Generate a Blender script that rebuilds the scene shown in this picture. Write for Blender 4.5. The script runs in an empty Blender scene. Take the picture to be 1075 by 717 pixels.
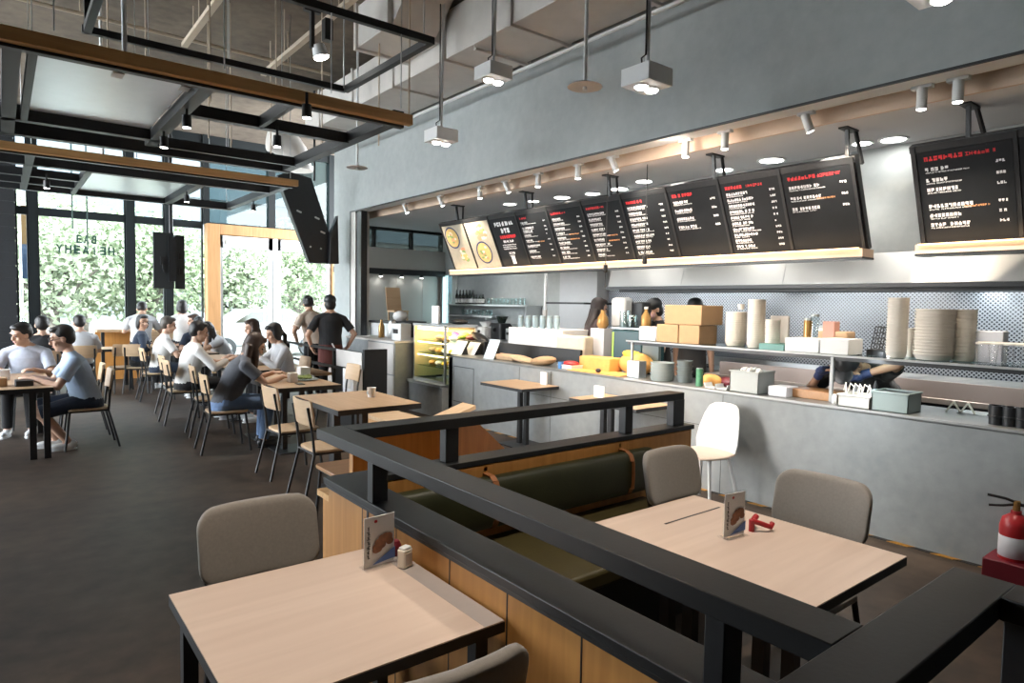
import bpy, bmesh, math, random
from mathutils import Vector, Matrix, Quaternion
random.seed(7)
S = bpy.context.scene
COL = S.collection
PI = math.pi
V = Vector

# ------------------------------------------------------------------ camera
FPX, CX, CY, HCAM = 680.0, 537.5, 358.5, 1.70
_v1 = V((0 - CX, -(310 - CY), -FPX)).normalized()
_v2 = V((1400 - CX, -(335 - CY), -FPX))
_ax = (_v2 - _v1 * _v2.dot(_v1)).normalized()
_az = _ax.cross(_v1)
RW = Matrix((_ax, _v1, _az))            # camera axes -> room axes
CAMP = V((0, 0, HCAM))
cam = bpy.data.objects.new('camera', bpy.data.cameras.new('camera'))
COL.objects.link(cam)
cam.matrix_world = Matrix.Translation(CAMP) @ RW.to_4x4()
cam.data.sensor_width = 36.0
cam.data.lens = FPX / 1075.0 * 36.0
cam.data.clip_end = 300
S.camera = cam


def _ray(px, py):
    return RW @ V((px - CX, -(py - CY), -FPX))


def atz(px, py, z):
    d = _ray(px, py)
    return CAMP + d * ((z - HCAM) / d.z)


def atx(px, py, x):
    d = _ray(px, py)
    return CAMP + d * (x / d.x)


def aty(px, py, y):
    d = _ray(px, py)
    return CAMP + d * (y / d.y)


# ------------------------------------------------------------------ materials
def _nt(name):
    m = bpy.data.materials.new(name)
    m.use_nodes = True
    nt = m.node_tree
    return m, nt, nt.nodes['Principled BSDF']


def rgb(c):
    return (c[0], c[1], c[2], 1.0)


def mat(name, c, rough=.5, metal=0., var=.0, scale=8., bump=0., bscale=60., spec=.5, stretch=(1, 1, 1), c2=None, emit=None, es=0., alpha=1., coat=0., sheen=0., detail=4.):
    m, nt, b = _nt(name)
    b.inputs['Roughness'].default_value = rough
    b.inputs['Metallic'].default_value = metal
    b.inputs['Specular IOR Level'].default_value = spec
    b.inputs['Coat Weight'].default_value = coat
    b.inputs['Sheen Weight'].default_value = sheen
    N, L = nt.nodes, nt.links
    tc = N.new('ShaderNodeTexCoord')
    mp = N.new('ShaderNodeMapping')
    mp.inputs['Scale'].default_value = stretch
    L.new(tc.outputs['Object'], mp.inputs['Vector'])
    if c2 is None:
        c2 = tuple(max(0, x * (1 - var)) for x in c)
    no = N.new('ShaderNodeTexNoise')
    no.inputs['Scale'].default_value = scale
    no.inputs['Detail'].default_value = detail
    no.inputs['Roughness'].default_value = .6
    L.new(mp.outputs['Vector'], no.inputs['Vector'])
    cr = N.new('ShaderNodeValToRGB')
    cr.color_ramp.elements[0].position = .32
    cr.color_ramp.elements[1].position = .68
    cr.color_ramp.elements[0].color = rgb(c2)
    cr.color_ramp.elements[1].color = rgb(c)
    L.new(no.outputs['Fac'], cr.inputs['Fac'])
    L.new(cr.outputs['Color'], b.inputs['Base Color'])
    if bump:
        n2 = N.new('ShaderNodeTexNoise')
        n2.inputs['Scale'].default_value = bscale
        n2.inputs['Detail'].default_value = 3
        L.new(mp.outputs['Vector'], n2.inputs['Vector'])
        bp = N.new('ShaderNodeBump')
        bp.inputs['Strength'].default_value = bump
        bp.inputs['Distance'].default_value = .01
        L.new(n2.outputs['Fac'], bp.inputs['Height'])
        L.new(bp.outputs['Normal'], b.inputs['Normal'])
    if emit:
        b.inputs['Emission Color'].default_value = rgb(emit)
        b.inputs['Emission Strength'].default_value = es
    if alpha < 1:
        b.inputs['Alpha'].default_value = alpha
    return m


def wood(name, c, c2, rough=.45, along='z', scale=1.0, bump=.05, plank=None):
    """grain stretched along one axis; optional plank-to-plank tint along another"""
    m, nt, b = _nt(name)
    N, L = nt.nodes, nt.links
    b.inputs['Roughness'].default_value = rough
    tc = N.new('ShaderNodeTexCoord')
    mp = N.new('ShaderNodeMapping')
    s = {'x': (1.0, 14, 14), 'y': (14, 1.0, 14), 'z': (14, 14, 1.0)}[along]
    mp.inputs['Scale'].default_value = tuple(k * scale for k in s)
    L.new(tc.outputs['Object'], mp.inputs['Vector'])
    no = N.new('ShaderNodeTexNoise')
    no.inputs['Scale'].default_value = 1.6
    no.inputs['Detail'].default_value = 7
    no.inputs['Distortion'].default_value = .7
    L.new(mp.outputs['Vector'], no.inputs['Vector'])
    cr = N.new('ShaderNodeValToRGB')
    cr.color_ramp.elements[0].position = .3
    cr.color_ramp.elements[1].position = .7
    cr.color_ramp.elements[0].color = rgb(c2)
    cr.color_ramp.elements[1].color = rgb(c)
    L.new(no.outputs['Fac'], cr.inputs['Fac'])
    L.new(cr.outputs['Color'], b.inputs['Base Color'])
    bp = N.new('ShaderNodeBump')
    bp.inputs['Strength'].default_value = bump
    bp.inputs['Distance'].default_value = .005
    L.new(no.outputs['Fac'], bp.inputs['Height'])
    L.new(bp.outputs['Normal'], b.inputs['Normal'])
    return m


def concrete(name, c, c2, rough=.75, scale=.9, bump=.06, spec=.3):
    m, nt, b = _nt(name)
    N, L = nt.nodes, nt.links
    b.inputs['Roughness'].default_value = rough
    b.inputs['Specular IOR Level'].default_value = spec
    tc = N.new('ShaderNodeTexCoord')
    n1 = N.new('ShaderNodeTexNoise')
    n1.inputs['Scale'].default_value = scale
    n1.inputs['Detail'].default_value = 8
    n1.inputs['Roughness'].default_value = .65
    n2 = N.new('ShaderNodeTexNoise')
    n2.inputs['Scale'].default_value = scale * 9
    n2.inputs['Detail'].default_value = 6
    L.new(tc.outputs['Object'], n1.inputs['Vector'])
    L.new(tc.outputs['Object'], n2.inputs['Vector'])
    mx = N.new('ShaderNodeMath')
    mx.operation = 'MULTIPLY_ADD'
    mx.inputs[1].default_value = .35
    L.new(n2.outputs['Fac'], mx.inputs[0])
    m2 = N.new('ShaderNodeMath')
    m2.operation = 'MULTIPLY'
    m2.inputs[1].default_value = .65
    L.new(n1.outputs['Fac'], m2.inputs[0])
    L.new(m2.outputs[0], mx.inputs[2])
    cr = N.new('ShaderNodeValToRGB')
    cr.color_ramp.elements[0].position = .36
    cr.color_ramp.elements[1].position = .64
    cr.color_ramp.elements[0].color = rgb(c2)
    cr.color_ramp.elements[1].color = rgb(c)
    L.new(mx.outputs[0], cr.inputs['Fac'])
    L.new(cr.outputs['Color'], b.inputs['Base Color'])
    bp = N.new('ShaderNodeBump')
    bp.inputs['Strength'].default_value = bump
    bp.inputs['Distance'].default_value = .01
    L.new(n2.outputs['Fac'], bp.inputs['Height'])
    L.new(bp.outputs['Normal'], b.inputs['Normal'])
    return m


def glassy(name, tint=(1, 1, 1), refl=.08, rough=.02):
    m = bpy.data.materials.new(name)
    m.use_nodes = True
    nt = m.node_tree
    N, L = nt.nodes, nt.links
    N.clear()
    out = N.new('ShaderNodeOutputMaterial')
    tr = N.new('ShaderNodeBsdfTransparent')
    tr.inputs['Color'].default_value = rgb(tint)
    gl = N.new('ShaderNodeBsdfGlossy')
    gl.inputs['Roughness'].default_value = rough
    mx = N.new('ShaderNodeMixShader')
    fr = N.new('ShaderNodeLayerWeight')
    fr.inputs['Blend'].default_value = .5
    pw = N.new('ShaderNodeMath')
    pw.operation = 'POWER'
    pw.inputs[1].default_value = 4.0
    L.new(fr.outputs['Facing'], pw.inputs[0])
    ad = N.new('ShaderNodeMath')
    ad.operation = 'MULTIPLY_ADD'
    ad.inputs[1].default_value = .7
    ad.inputs[2].default_value = refl * .4
    L.new(pw.outputs[0], ad.inputs[0])
    L.new(ad.outputs[0], mx.inputs[0])
    L.new(tr.outputs[0], mx.inputs[1])
    L.new(gl.outputs[0], mx.inputs[2])
    L.new(mx.outputs[0], out.inputs['Surface'])
    return m


def glow(name, c, s):
    m = bpy.data.materials.new(name)
    m.use_nodes = True
    nt = m.node_tree
    nt.nodes.clear()
    e = nt.nodes.new('ShaderNodeEmission')
    e.inputs['Color'].default_value = rgb(c)
    e.inputs['Strength'].default_value = s
    o = nt.nodes.new('ShaderNodeOutputMaterial')
    nt.links.new(e.outputs[0], o.inputs[0])
    return m


# ------------------------------------------------------------------ geometry collector
def frame_of(d):
    d = V(d).normalized()
    up = V((0, 0, 1)) if abs(d.z) < .95 else V((1, 0, 0))
    x = d.cross(up).normalized()
    return x, x.cross(d).normalized() * -1, d


class MB:
    def __init__(self):
        self.v, self.f = [], []

    def add(self, vs, fs):
        n = len(self.v)
        self.v += [V(p) for p in vs]
        self.f += [tuple(i + n for i in f) for f in fs]
        return self

    def box(self, x0, x1, y0, y1, z0, z1):
        x0, x1 = min(x0, x1), max(x0, x1)
        y0, y1 = min(y0, y1), max(y0, y1)
        z0, z1 = min(z0, z1), max(z0, z1)
        vs = [(x, y, z) for z in (z0, z1) for y in (y0, y1) for x in (x0, x1)]
        return self.add(vs, [(0, 2, 3, 1), (4, 5, 7, 6), (0, 1, 5, 4), (2, 6, 7, 3), (0, 4, 6, 2), (1, 3, 7, 5)])

    def obox(self, c, size, M=None):
        """box centred at c with half-turn matrix M (3x3)"""
        hx, hy, hz = [s / 2 for s in size]
        vs = [V((x, y, z)) for z in (-hz, hz) for y in (-hy, hy) for x in (-hx, hx)]
        if M is not None:
            vs = [M @ p for p in vs]
        c = V(c)
        return self.add([p + c for p in vs], [(0, 2, 3, 1), (4, 5, 7, 6), (0, 1, 5, 4), (2, 6, 7, 3), (0, 4, 6, 2), (1, 3, 7, 5)])

    def bar(self, a, b, w, h):
        """rectangular bar from a to b, w across, h high"""
        a, b = V(a), V(b)
        d = (b - a)
        x, y, z = frame_of(d)
        M = Matrix((x, y, z)).transposed()
        return self.obox((a + b) / 2, (w, h, d.length), M)

    def cone(self, a, b, r0, r1=None, n=12, cap=True):
        a, b = V(a), V(b)
        r1 = r0 if r1 is None else r1
        x, y, z = frame_of(b - a)
        vs = []
        for p, r in ((a, r0), (b, r1)):
            for i in range(n):
                t = 2 * PI * i / n
                vs.append(p + x * (r * math.cos(t)) + y * (r * math.sin(t)))
        fs = [(i, (i + 1) % n, n + (i + 1) % n, n + i) for i in range(n)]
        if cap:
            fs += [tuple(range(n - 1, -1, -1)), tuple(range(n, 2 * n))]
        return self.add(vs, fs)

    def tube(self, pts, r, n=8, cap=True):
        pts = [V(p) for p in pts]
        vs, fs = [], []
        px = None
        for k, p in enumerate(pts):
            a = pts[max(k - 1, 0)]
            b = pts[min(k + 1, len(pts) - 1)]
            d = (b - a).normalized()
            if px is None:
                px, _, _ = frame_of(d)
            else:
                px = (px - d * px.dot(d)).normalized()
            py = d.cross(px)
            rr = r[k] if isinstance(r, (list, tuple)) else r
            for i in range(n):
                t = 2 * PI * i / n
                vs.append(p + px * (rr * math.cos(t)) + py * (rr * math.sin(t)))
        for k in range(len(pts) - 1):
            for i in range(n):
                j = (i + 1) % n
                fs.append((k * n + i, k * n + j, (k + 1) * n + j, (k + 1) * n + i))
        if cap:
            fs.append(tuple(range(n - 1, -1, -1)))
            m = (len(pts) - 1) * n
            fs.append(tuple(range(m, m + n)))
        return self.add(vs, fs)

    def ell(self, c, r, nu=14, nv=9, M=None):
        c = V(c)
        if not isinstance(r, (list, tuple)):
            r = (r, r, r)
        vs = []
        for j in range(1, nv):
            ph = PI * j / nv
            for i in range(nu):
                t = 2 * PI * i / nu
                p = V((r[0] * math.sin(ph) * math.cos(t), r[1] * math.sin(ph) * math.sin(t), r[2] * math.cos(ph)))
                vs.append((M @ p if M is not None else p) + c)
        top, bot = V((0, 0, r[2])), V((0, 0, -r[2]))
        vs.append((M @ top if M is not None else top) + c)
        vs.append((M @ bot if M is not None else bot) + c)
        T, B = len(vs) - 2, len(vs) - 1
        fs = []
        for j in range(nv - 2):
            for i in range(nu):
                k = (i + 1) % nu
                fs.append((j * nu + i, (j + 1) * nu + i, (j + 1) * nu + k, j * nu + k))
        for i in range(nu):
            k = (i + 1) % nu
            fs.append((T, i, k))
            fs.append((B, (nv - 2) * nu + k, (nv - 2) * nu + i))
        return self.add(vs, fs)

    def loft(self, secs, n=16, cap=True):
        """secs: (centre, ax, ay, a, b[, power])"""
        vs, fs = [], []
        for s in secs:
            c, ax, ay, a, b = V(s[0]), V(s[1]), V(s[2]), s[3], s[4]
            pw = s[5] if len(s) > 5 else 2.0
            for i in range(n):
                t = 2 * PI * i / n
                ct, st = math.cos(t), math.sin(t)
                e = 2.0 / pw
                vs.append(c + ax * (a * math.copysign(abs(ct) ** e, ct)) + ay * (b * math.copysign(abs(st) ** e, st)))
        for k in range(len(secs) - 1):
            for i in range(n):
                j = (i + 1) % n
                fs.append((k * n + i, k * n + j, (k + 1) * n + j, (k + 1) * n + i))
        if cap:
            fs.append(tuple(range(n - 1, -1, -1)))
            m = (len(secs) - 1) * n
            fs.append(tuple(range(m, m + n)))
        return self.add(vs, fs)

    def lathe(self, c, prof, n=24, axis=None):
        """prof: (radius, height) pairs"""
        c = V(c)
        x, y, z = (V((1, 0, 0)), V((0, 1, 0)), V((0, 0, 1)))
        if axis is not None:
            x, y, z = frame_of(axis)
        vs, fs = [], []
        for r, h in prof:
            for i in range(n):
                t = 2 * PI * i / n
                vs.append(c + x * (r * math.cos(t)) + y * (r * math.sin(t)) + z * h)
        for k in range(len(prof) - 1):
            for i in range(n):
                j = (i + 1) % n
                fs.append((k * n + i, k * n + j, (k + 1) * n + j, (k + 1) * n + i))
        if prof[0][0] > 1e-5:
            fs.append(tuple(range(n - 1, -1, -1)))
        if prof[-1][0] > 1e-5:
            m = (len(prof) - 1) * n
            fs.append(tuple(range(m, m + n)))
        return self.add(vs, fs)

    def prism(self, poly, ext):
        """poly: 3D points (planar outline); ext: extrusion vector"""
        e = V(ext)
        p = [V(q) for q in poly]
        n = len(p)
        vs = p + [q + e for q in p]
        fs = [tuple(range(n - 1, -1, -1)), tuple(range(n, 2 * n))]
        fs += [(i, (i + 1) % n, n + (i + 1) % n, n + i) for i in range(n)]
        return self.add(vs, fs)

    def rslab(self, x0, x1, y0, y1, z0, z1, r=.04, n=5):
        """slab with rounded plan corners"""
        pts = []
        for cx, cy, a0 in ((x1 - r, y1 - r, 0), (x0 + r, y1 - r, 90), (x0 + r, y0 + r, 180), (x1 - r, y0 + r, 270)):
            for k in range(n + 1):
                t = math.radians(a0 + 90 * k / n)
                pts.append((cx + r * math.cos(t), cy + r * math.sin(t), z0))
        return self.prism(pts, (0, 0, z1 - z0))

    def quad(self, a, b, c, d):
        return self.add([a, b, c, d], [(0, 1, 2, 3)])

    def xf(self, M):
        self.v = [M @ p for p in self.v]
        return self


OFF = {}


def _link(name, me, parent, off):
    o = bpy.data.objects.new(name, me)
    COL.objects.link(o)
    if parent is not None:
        o.parent = parent
        OFF[o.name] = off
    return o


def O(name, mb, m, parent=None, bev=0., smooth=40, seg=2, label=None, kind=None):
    """one mesh object; under a thing placed in the room its points are room points"""
    off = OFF.get(parent.name, V((0, 0, 0))) if parent is not None else V((0, 0, 0))
    me = bpy.data.meshes.new(name)
    me.from_pydata([tuple(p - off) for p in mb.v], [], mb.f)
    me.validate()
    bm = bmesh.new()
    bm.from_mesh(me)
    bmesh.ops.recalc_face_normals(bm, faces=bm.faces)
    bm.to_mesh(me)
    bm.free()
    me.materials.append(m)
    if smooth:
        for p in me.polygons:
            p.use_smooth = True
        me.set_sharp_from_angle(angle=math.radians(smooth))
    o = _link(name, me, parent, off)
    if bev:
        md = o.modifiers.new('edge', 'BEVEL')
        md.width = bev
        md.segments = seg
        md.limit_method = 'ANGLE'
        md.angle_limit = math.radians(40)
    if label:
        o['label'] = label
    if kind:
        o['kind'] = kind
    return o


def tag(o, label, cat, group=None, kind=None):
    if label:
        o['label'] = label
    if cat:
        o['category'] = cat
    if group:
        o['group'] = group
    if kind:
        o['kind'] = kind
    return o


def thing(name, label, cat, loc=(0, 0, 0), rz=0., group=None, local=False):
    o = bpy.data.objects.new(name, None)
    COL.objects.link(o)
    o.empty_display_size = .1
    o.location = loc
    o.rotation_euler = (0, 0, rz)
    OFF[o.name] = V((0, 0, 0)) if local else V(loc)
    return tag(o, label, cat, group)


def solo(name, mb, m, label, cat, group=None, bev=0., smooth=40, kind=None, seg=2):
    """a thing that is one mesh: origin at the middle of its base"""
    lo = V((min(p.x for p in mb.v), min(p.y for p in mb.v), min(p.z for p in mb.v)))
    hi = V((max(p.x for p in mb.v), max(p.y for p in mb.v), max(p.z for p in mb.v)))
    base = V(((lo.x + hi.x) / 2, (lo.y + hi.y) / 2, lo.z))
    mb.v = [p - base for p in mb.v]
    o = O(name, mb, m, None, bev, smooth, seg)
    o.location = base
    return tag(o, label, cat, group, kind)


def struct(name, mb, m, parent=None, bev=0., smooth=40):
    o = O(name, mb, m, parent, bev, smooth)
    if parent is None:
        o['kind'] = 'structure'
    return o


def dup(root, loc=None, rz=None, label=None, group=None):
    r = root.copy()
    COL.objects.link(r)
    if loc is not None:
        r.location = loc
    if rz is not None:
        r.rotation_euler = (0, 0, rz)
    if label:
        r['label'] = label
    if group:
        r['group'] = group
    for ch in list(root.children):
        c = ch.copy()
        COL.objects.link(c)
        c.parent = r
        for g in list(ch.children):
            d = g.copy()
            COL.objects.link(d)
            d.parent = c
    return r


def rot(axis, deg):
    return Matrix.Rotation(math.radians(deg), 3, axis)
SKY, SUN, EXPO = 6.3, 3.5, 1.5
# ------------------------------------------------------------------ palette
M_floor = concrete('floor_vinyl', (.082, .058, .042), (.026, .019, .015), rough=.5, scale=.7, bump=.03, spec=.22)
M_conc = concrete('grey_plaster', (.41, .44, .44), (.335, .365, .37), rough=.8, scale=1.1)
M_conc2 = concrete('counter_concrete', (.31, .33, .335), (.23, .25, .26), rough=.7, scale=1.3)
M_slab = concrete('ceiling_slab', (.205, .165, .13), (.105, .085, .07), rough=.95, scale=.8, bump=.2)
M_soffit = mat('soffit_paint', (.62, .62, .64), .8, var=.05, scale=2)
M_tan = mat('tan_upstand', (.66, .50, .38), .7, var=.08, scale=3)
M_pale = mat('pale_wall_panel', (.58, .57, .54), .7, var=.06, scale=1.5)
M_white = mat('white_paint', (.72, .74, .75), .55, var=.03)
M_duct = mat('galvanised_duct_paint', (.66, .63, .60), .6, var=.12, scale=3)
M_pipe = mat('beige_pipe_paint', (.55, .46, .36), .6, var=.1)
M_black = mat('black_steel', (.016, .018, .021), .42, var=.25, scale=30)
M_blueblack = mat('dark_slate_laminate', (.016, .0175, .019), .42, var=.2, scale=6, bump=.03, bscale=90, spec=.35)
M_mull = mat('charcoal_mullion', (.009, .013, .015), .5, var=.1, spec=.25)
M_oak = wood('oak_veneer', (.56, .27, .072), (.44, .195, .047), .5, 'z')
M_oakx = wood('oak_beam', (.72, .44, .19), (.55, .31, .12), .55, 'x')
M_oakf = wood('oak_frame', (.50, .28, .12), (.38, .20, .08), .55, 'z')
M_top = wood('pale_oak_laminate', (.60, .475, .395), (.515, .395, .32), .42, 'x', .55, bump=.02)
M_top2 = wood('honey_oak_laminate', (.50, .335, .20), (.40, .26, .15), .42, 'y', .8, bump=.02)
M_chair = wood('chair_ply', (.60, .43, .27), (.50, .345, .21), .42, 'x', .8, bump=.02)
M_seatwood = wood('seat_ply_dark', (.44, .23, .10), (.34, .17, .07), .3, 'x', .8, bump=.02)
M_leather = mat('olive_leather', (.026, .029, .0095), .45, var=.35, scale=5, bump=.12, bscale=140)
M_leather2 = mat('olive_brown_leather', (.048, .038, .0095), .48, var=.3, scale=4, bump=.12, bscale=140)
M_strap = mat('tan_leather_strap', (.34, .13, .045), .55, var=.2)
M_fabric = mat('warm_grey_upholstery', (.25, .225, .20), .85, var=.12, scale=90, bump=.15, bscale=400, sheen=.2)
M_shell = mat('white_moulded_plastic', (.62, .63, .64), .35)
M_shellwood = mat('pale_ash_seat', (.60, .48, .39), .5, var=.06, stretch=(1, 8, 1))
M_greyleg = mat('pale_grey_lacquer', (.52, .54, .56), .45)
M_sheet = mat('white_sheet_metal', (.78, .81, .84), .30, .8, var=.04)
M_edge = mat('dull_steel_edge', (.34, .35, .35), .45, .3)
M_alu = mat('brushed_aluminium', (.60, .62, .63), .35, 1., var=.1, stretch=(1, 1, 30))
M_chrome = mat('polished_steel', (.75, .75, .76), .12, 1.)
M_paper = mat('white_paper', (.80, .80, .80), .7, var=.03)
M_card = mat('card_stock', (.66, .67, .72), .5, var=.05)
M_bowl = mat('paper_bowl', (.88, .83, .75), .6, var=.03, scale=20)
M_box = mat('corrugated_cardboard', (.44, .28, .15), .8, var=.1, scale=10)
M_boxd = mat('cardboard_tape', (.55, .40, .25), .6)  # lighter cardboard tone for tape
M_kraft = mat('kraft_paper', (.52, .36, .22), .8, var=.15, scale=12)
M_orange = mat('orange_paper', (.85, .42, .12), .7, var=.15, scale=10)
M_yellow = mat('yellow_plastic', (.80, .52, .05), .5)
M_plate = mat('sage_stoneware', (.33, .38, .385), .35, var=.08)
M_cup = mat('pale_blue_stoneware', (.34, .45, .50), .35, var=.15, scale=12)
M_gn = mat('steel_food_pan', (.40, .44, .44), .4, .35, var=.1)
M_gnp = mat('clear_grey_tub', (.58, .57, .53), .4, var=.1)
M_green = mat('green_tin', (.10, .32, .17), .4, var=.4, scale=25)
M_red = mat('red_enamel', (.42, .02, .025), .35, var=.1)
M_maroon = mat('maroon_plastic', (.14, .01, .02), .4)
M_blue = mat('blue_plastic', (.10, .28, .62), .45)
M_lblue = mat('pale_blue_plastic', (.40, .55, .85), .5)
M_navy = mat('navy_glove', (.03, .05, .14), .55, var=.2)
M_purple = mat('purple_packet', (.22, .08, .35), .5)
M_lime = mat('lime_packet', (.35, .55, .10), .5)
M_bottle = mat('dark_bottle_glass', (.012, .02, .016), .1, spec=.7)
M_jar = glassy('clear_jar_glass', (.86, .92, .92), .25)
M_pane = glassy('window_glass', (.96, .99, .98), .05)
M_teal = glassy('teal_glass', (.42, .50, .50), .12)
M_acryl = glassy('clear_acrylic', (.98, .98, .98), .05)
M_teal2 = glassy('dark_teal_glass', (.27, .30, .29), .15)
M_shelfg = glassy('shelf_glass', (.70, .84, .82), .2)
M_gold = mat('amber_syrup', (.42, .24, .08), .25, .4)
M_skin = mat('skin_light', (.55, .34, .24), .55, var=.06, scale=6)
M_skin2 = mat('skin_tan', (.42, .24, .155), .55, var=.06, scale=6)
M_hair = mat('black_hair', (.012, .010, .010), .45, var=.3, scale=40, stretch=(6, 6, 1), bump=.3, bscale=60)
M_hairb = mat('brown_hair', (.05, .025, .015), .45, var=.3, scale=40, stretch=(6, 6, 1), bump=.3, bscale=60)
M_hairg = mat('greying_hair', (.10, .085, .07), .5, var=.4, scale=40, stretch=(6, 6, 1), bump=.3, bscale=60)
M_eye = mat('eye_dark', (.02, .015, .012), .2)
M_lip = mat('lip_tint', (.40, .15, .13), .5)
def cloth(n, c, v=.08): return mat(n, c, .9, var=v, scale=14, bump=.25, bscale=25, sheen=.1)
C_lblue = cloth('pale_blue_cotton', (.36, .46, .60))
C_check = cloth('pale_check_cotton', (.52, .56, .66), .2)
C_white = cloth('white_cotton', (.72, .71, .69))
C_grey = cloth('pale_grey_cotton', (.46, .47, .49))
C_char = cloth('charcoal_cotton', (.085, .09, .105))
C_black = cloth('black_cotton', (.012, .012, .014))
C_navy = cloth('navy_cotton', (.018, .03, .055))
C_jean = cloth('blue_denim', (.15, .24, .42), .2)
C_cream = cloth('cream_cotton', (.66, .55, .46))
C_maroon = cloth('maroon_apron', (.10, .025, .02))
M_led = glow('led_white', (1, .96, .9), 14)
M_ledw = glow('led_warm', (1, .66, .34), 2.6)
M_tubeglow = glow('tube_white', (.92, .98, 1.0), 6)
M_caseglow = glow('pastry_case_led', (1, .72, .36), 5)
M_scr = mat('menu_panel_black', (.010, .012, .015), .5, var=.15, spec=.25)
M_scr2 = mat('menu_photo_paper', (.47, .42, .33), .5, var=.12, scale=14)
M_txtw = mat('menu_white_lettering', (.78, .80, .82), .6)
M_txtr = mat('menu_red_lettering', (.72, .03, .04), .6)
M_txto = mat('menu_orange_lettering', (.75, .35, .15), .6)
M_sign = mat('dark_green_vinyl_lettering', (.01, .045, .035), .5)
# ------------------------------------------------------------------ room shell
YW = 16.5
struct('floor', MB().box(-4.6, 8.3, -5, YW + .2, -.12, 0), M_floor)
struct('ceiling', MB().box(-4.6, 8.3, -5, YW + .2, 5.5, 5.7), M_slab)
struct('wall_right', MB().box(5.2, 5.38, -5, 12.3, 3.39, 5.5), M_conc)
struct('wall_rear', MB().box(-4.6, 8.3, -5.2, -5, 0, 5.5), M_conc)
# end of the grey wall: pier, steel jamb and black frame
struct('column', MB().box(5.2, 5.55, 11.56, 12.3, 0, 3.39), M_conc)
struct('trim_1', MB().box(5.22, 5.5, 11.36, 11.56, 0, 3.372), M_duct)
struct('trim_2', MB().box(5.24, 5.36, 11.16, 11.36, 0, 3.372), M_black)
# dark reveal line under the bulkhead, track ceiling, tan upstand, soffit
struct('trim_3', MB().box(5.192, 5.215, -5, 11.56, 3.372, 3.39), M_black)
struct('trim_14', MB().box(5.215, 5.38, -5, 11.56, 3.374, 3.39), M_white)
struct('trim_4', MB().box(5.38, 5.62, -5, 12.6, 3.62, 3.66), M_white)
struct('trim_5', MB().box(5.60, 5.63, -5, 12.6, 3.296, 3.62), M_tan)
struct('ceiling_kitchen', MB().box(5.63, 8.3, -5, 12.95, 3.30, 3.34), M_soffit)
# left side glazing with charcoal posts
t = MB()
for y in (7.2, 9.5, 11.8, 14.1, 16.4):
    t.box(-4.6, -4.42, y - .09, y + .09, 0, 5.5)
for z in (.05, 3.4, 5.3):
    t.box(-4.58, -4.44, 7.2, YW, z - .07, z + .07)
struct('window_10', t, M_mull)
struct('wall_left', MB().box(-4.6, -4.42, -5, 7.1, 0, 5.5), M_conc)
# dark timber-clad return at the far left of the window wall
t = MB().box(-4.6, .26, YW - .25, YW + .1, 0, 5.5)
for k in range(22):
    t.box(-1.5, .265, YW - .262, YW - .25, .05 + k * .25, .27 + k * .25)
struct('wall_far', t, M_black)
# window wall: each bay a window
bays = [(.27, .48), (.62, 2.19), (2.34, 2.95), (3.09, 3.75), (3.89, 5.25), (5.41, 6.80), (6.95, 8.2)]
fr = MB()
for a, b in ((.48, .62), (2.19, 2.34), (2.95, 3.09), (3.75, 3.89), (5.25, 5.41), (6.80, 6.95)):
    fr.box(a, b, YW - .1, YW + .12, 0 if b < 3.8 else 3.45, 5.5)
struct('wall_window_side', fr, M_mull)
for n, (a, b) in enumerate(bays):
    z0 = .45 if b < 3.8 else 3.45
    m = MB()
    m.box(a, b, YW - .06, YW + .06, 3.34 if z0 < 1 else 3.44, 3.50)
    m.box(a, b, YW - .06, YW + .06, z0 - .1 if z0 < 1 else z0, z0)
    m.box(a, b, YW - .06, YW + .06, 5.3, 5.5)
    if z0 < 1:
        m.box(a, b, YW - .06, YW + .06, 0, .1)
        m.box(a + .0, a + .03, YW - .05, YW + .05, .1, 5.3)
        m.box(b - .03, b, YW - .05, YW + .05, .1, 5.3)
    w = struct('window_%d' % (n + 1), m, M_mull)
    g = MB()
    g.box(a, b, YW - .012, YW + .012, z0, 5.3)
    O('pane', g, M_teal if z0 > 1 else M_pane, w)
    if z0 < 1:
        O('lower_pane', MB().box(a, b, YW - .012, YW + .012, .1, z0 - .1), M_pane, w)
# oak portal and the glass doors in it
p = MB().box(3.78, 4.06, YW - .32, YW - .02, 0, 3.45).box(6.80, 7.12, YW - .32, YW - .02, 0, 3.45).box(4.06, 6.80, YW - .32, YW - .02, 3.21, 3.45)
struct('trim_6', p, M_oakf, bev=.01)
for n, (a, b) in enumerate(((4.06, 5.30), (5.42, 6.80))):
    d = MB()
    d.box(a, a + .08, YW - .22, YW - .14, 0, 3.2).box(b - .1, b, YW - .22, YW - .14, 0, 3.2)
    d.box(a, b, YW - .22, YW - .14, 2.92, 3.2).box(a, b, YW - .22, YW - .14, 0, .18)
    w = struct('door_%d' % (n + 1), d, M_alu)
    O('pane', MB().box(a + .08, b - .1, YW - .19, YW - .17, .18, 2.92), M_pane, w)
    O('door_handle', MB().tube([(b - .22, YW - .24, .9), (b - .22, YW - .27, .95), (b - .22, YW - .27, 1.5), (b - .22, YW - .24, 1.55)], .014), M_chrome, w)
    O('closer_box', MB().box(a + .15, a + .55, YW - .26, YW - .22, 3.0, 3.1), M_white, w)
struct('trim_7', MB().box(5.30, 5.42, YW - .24, YW - .1, 0, 3.21), M_alu)
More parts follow.
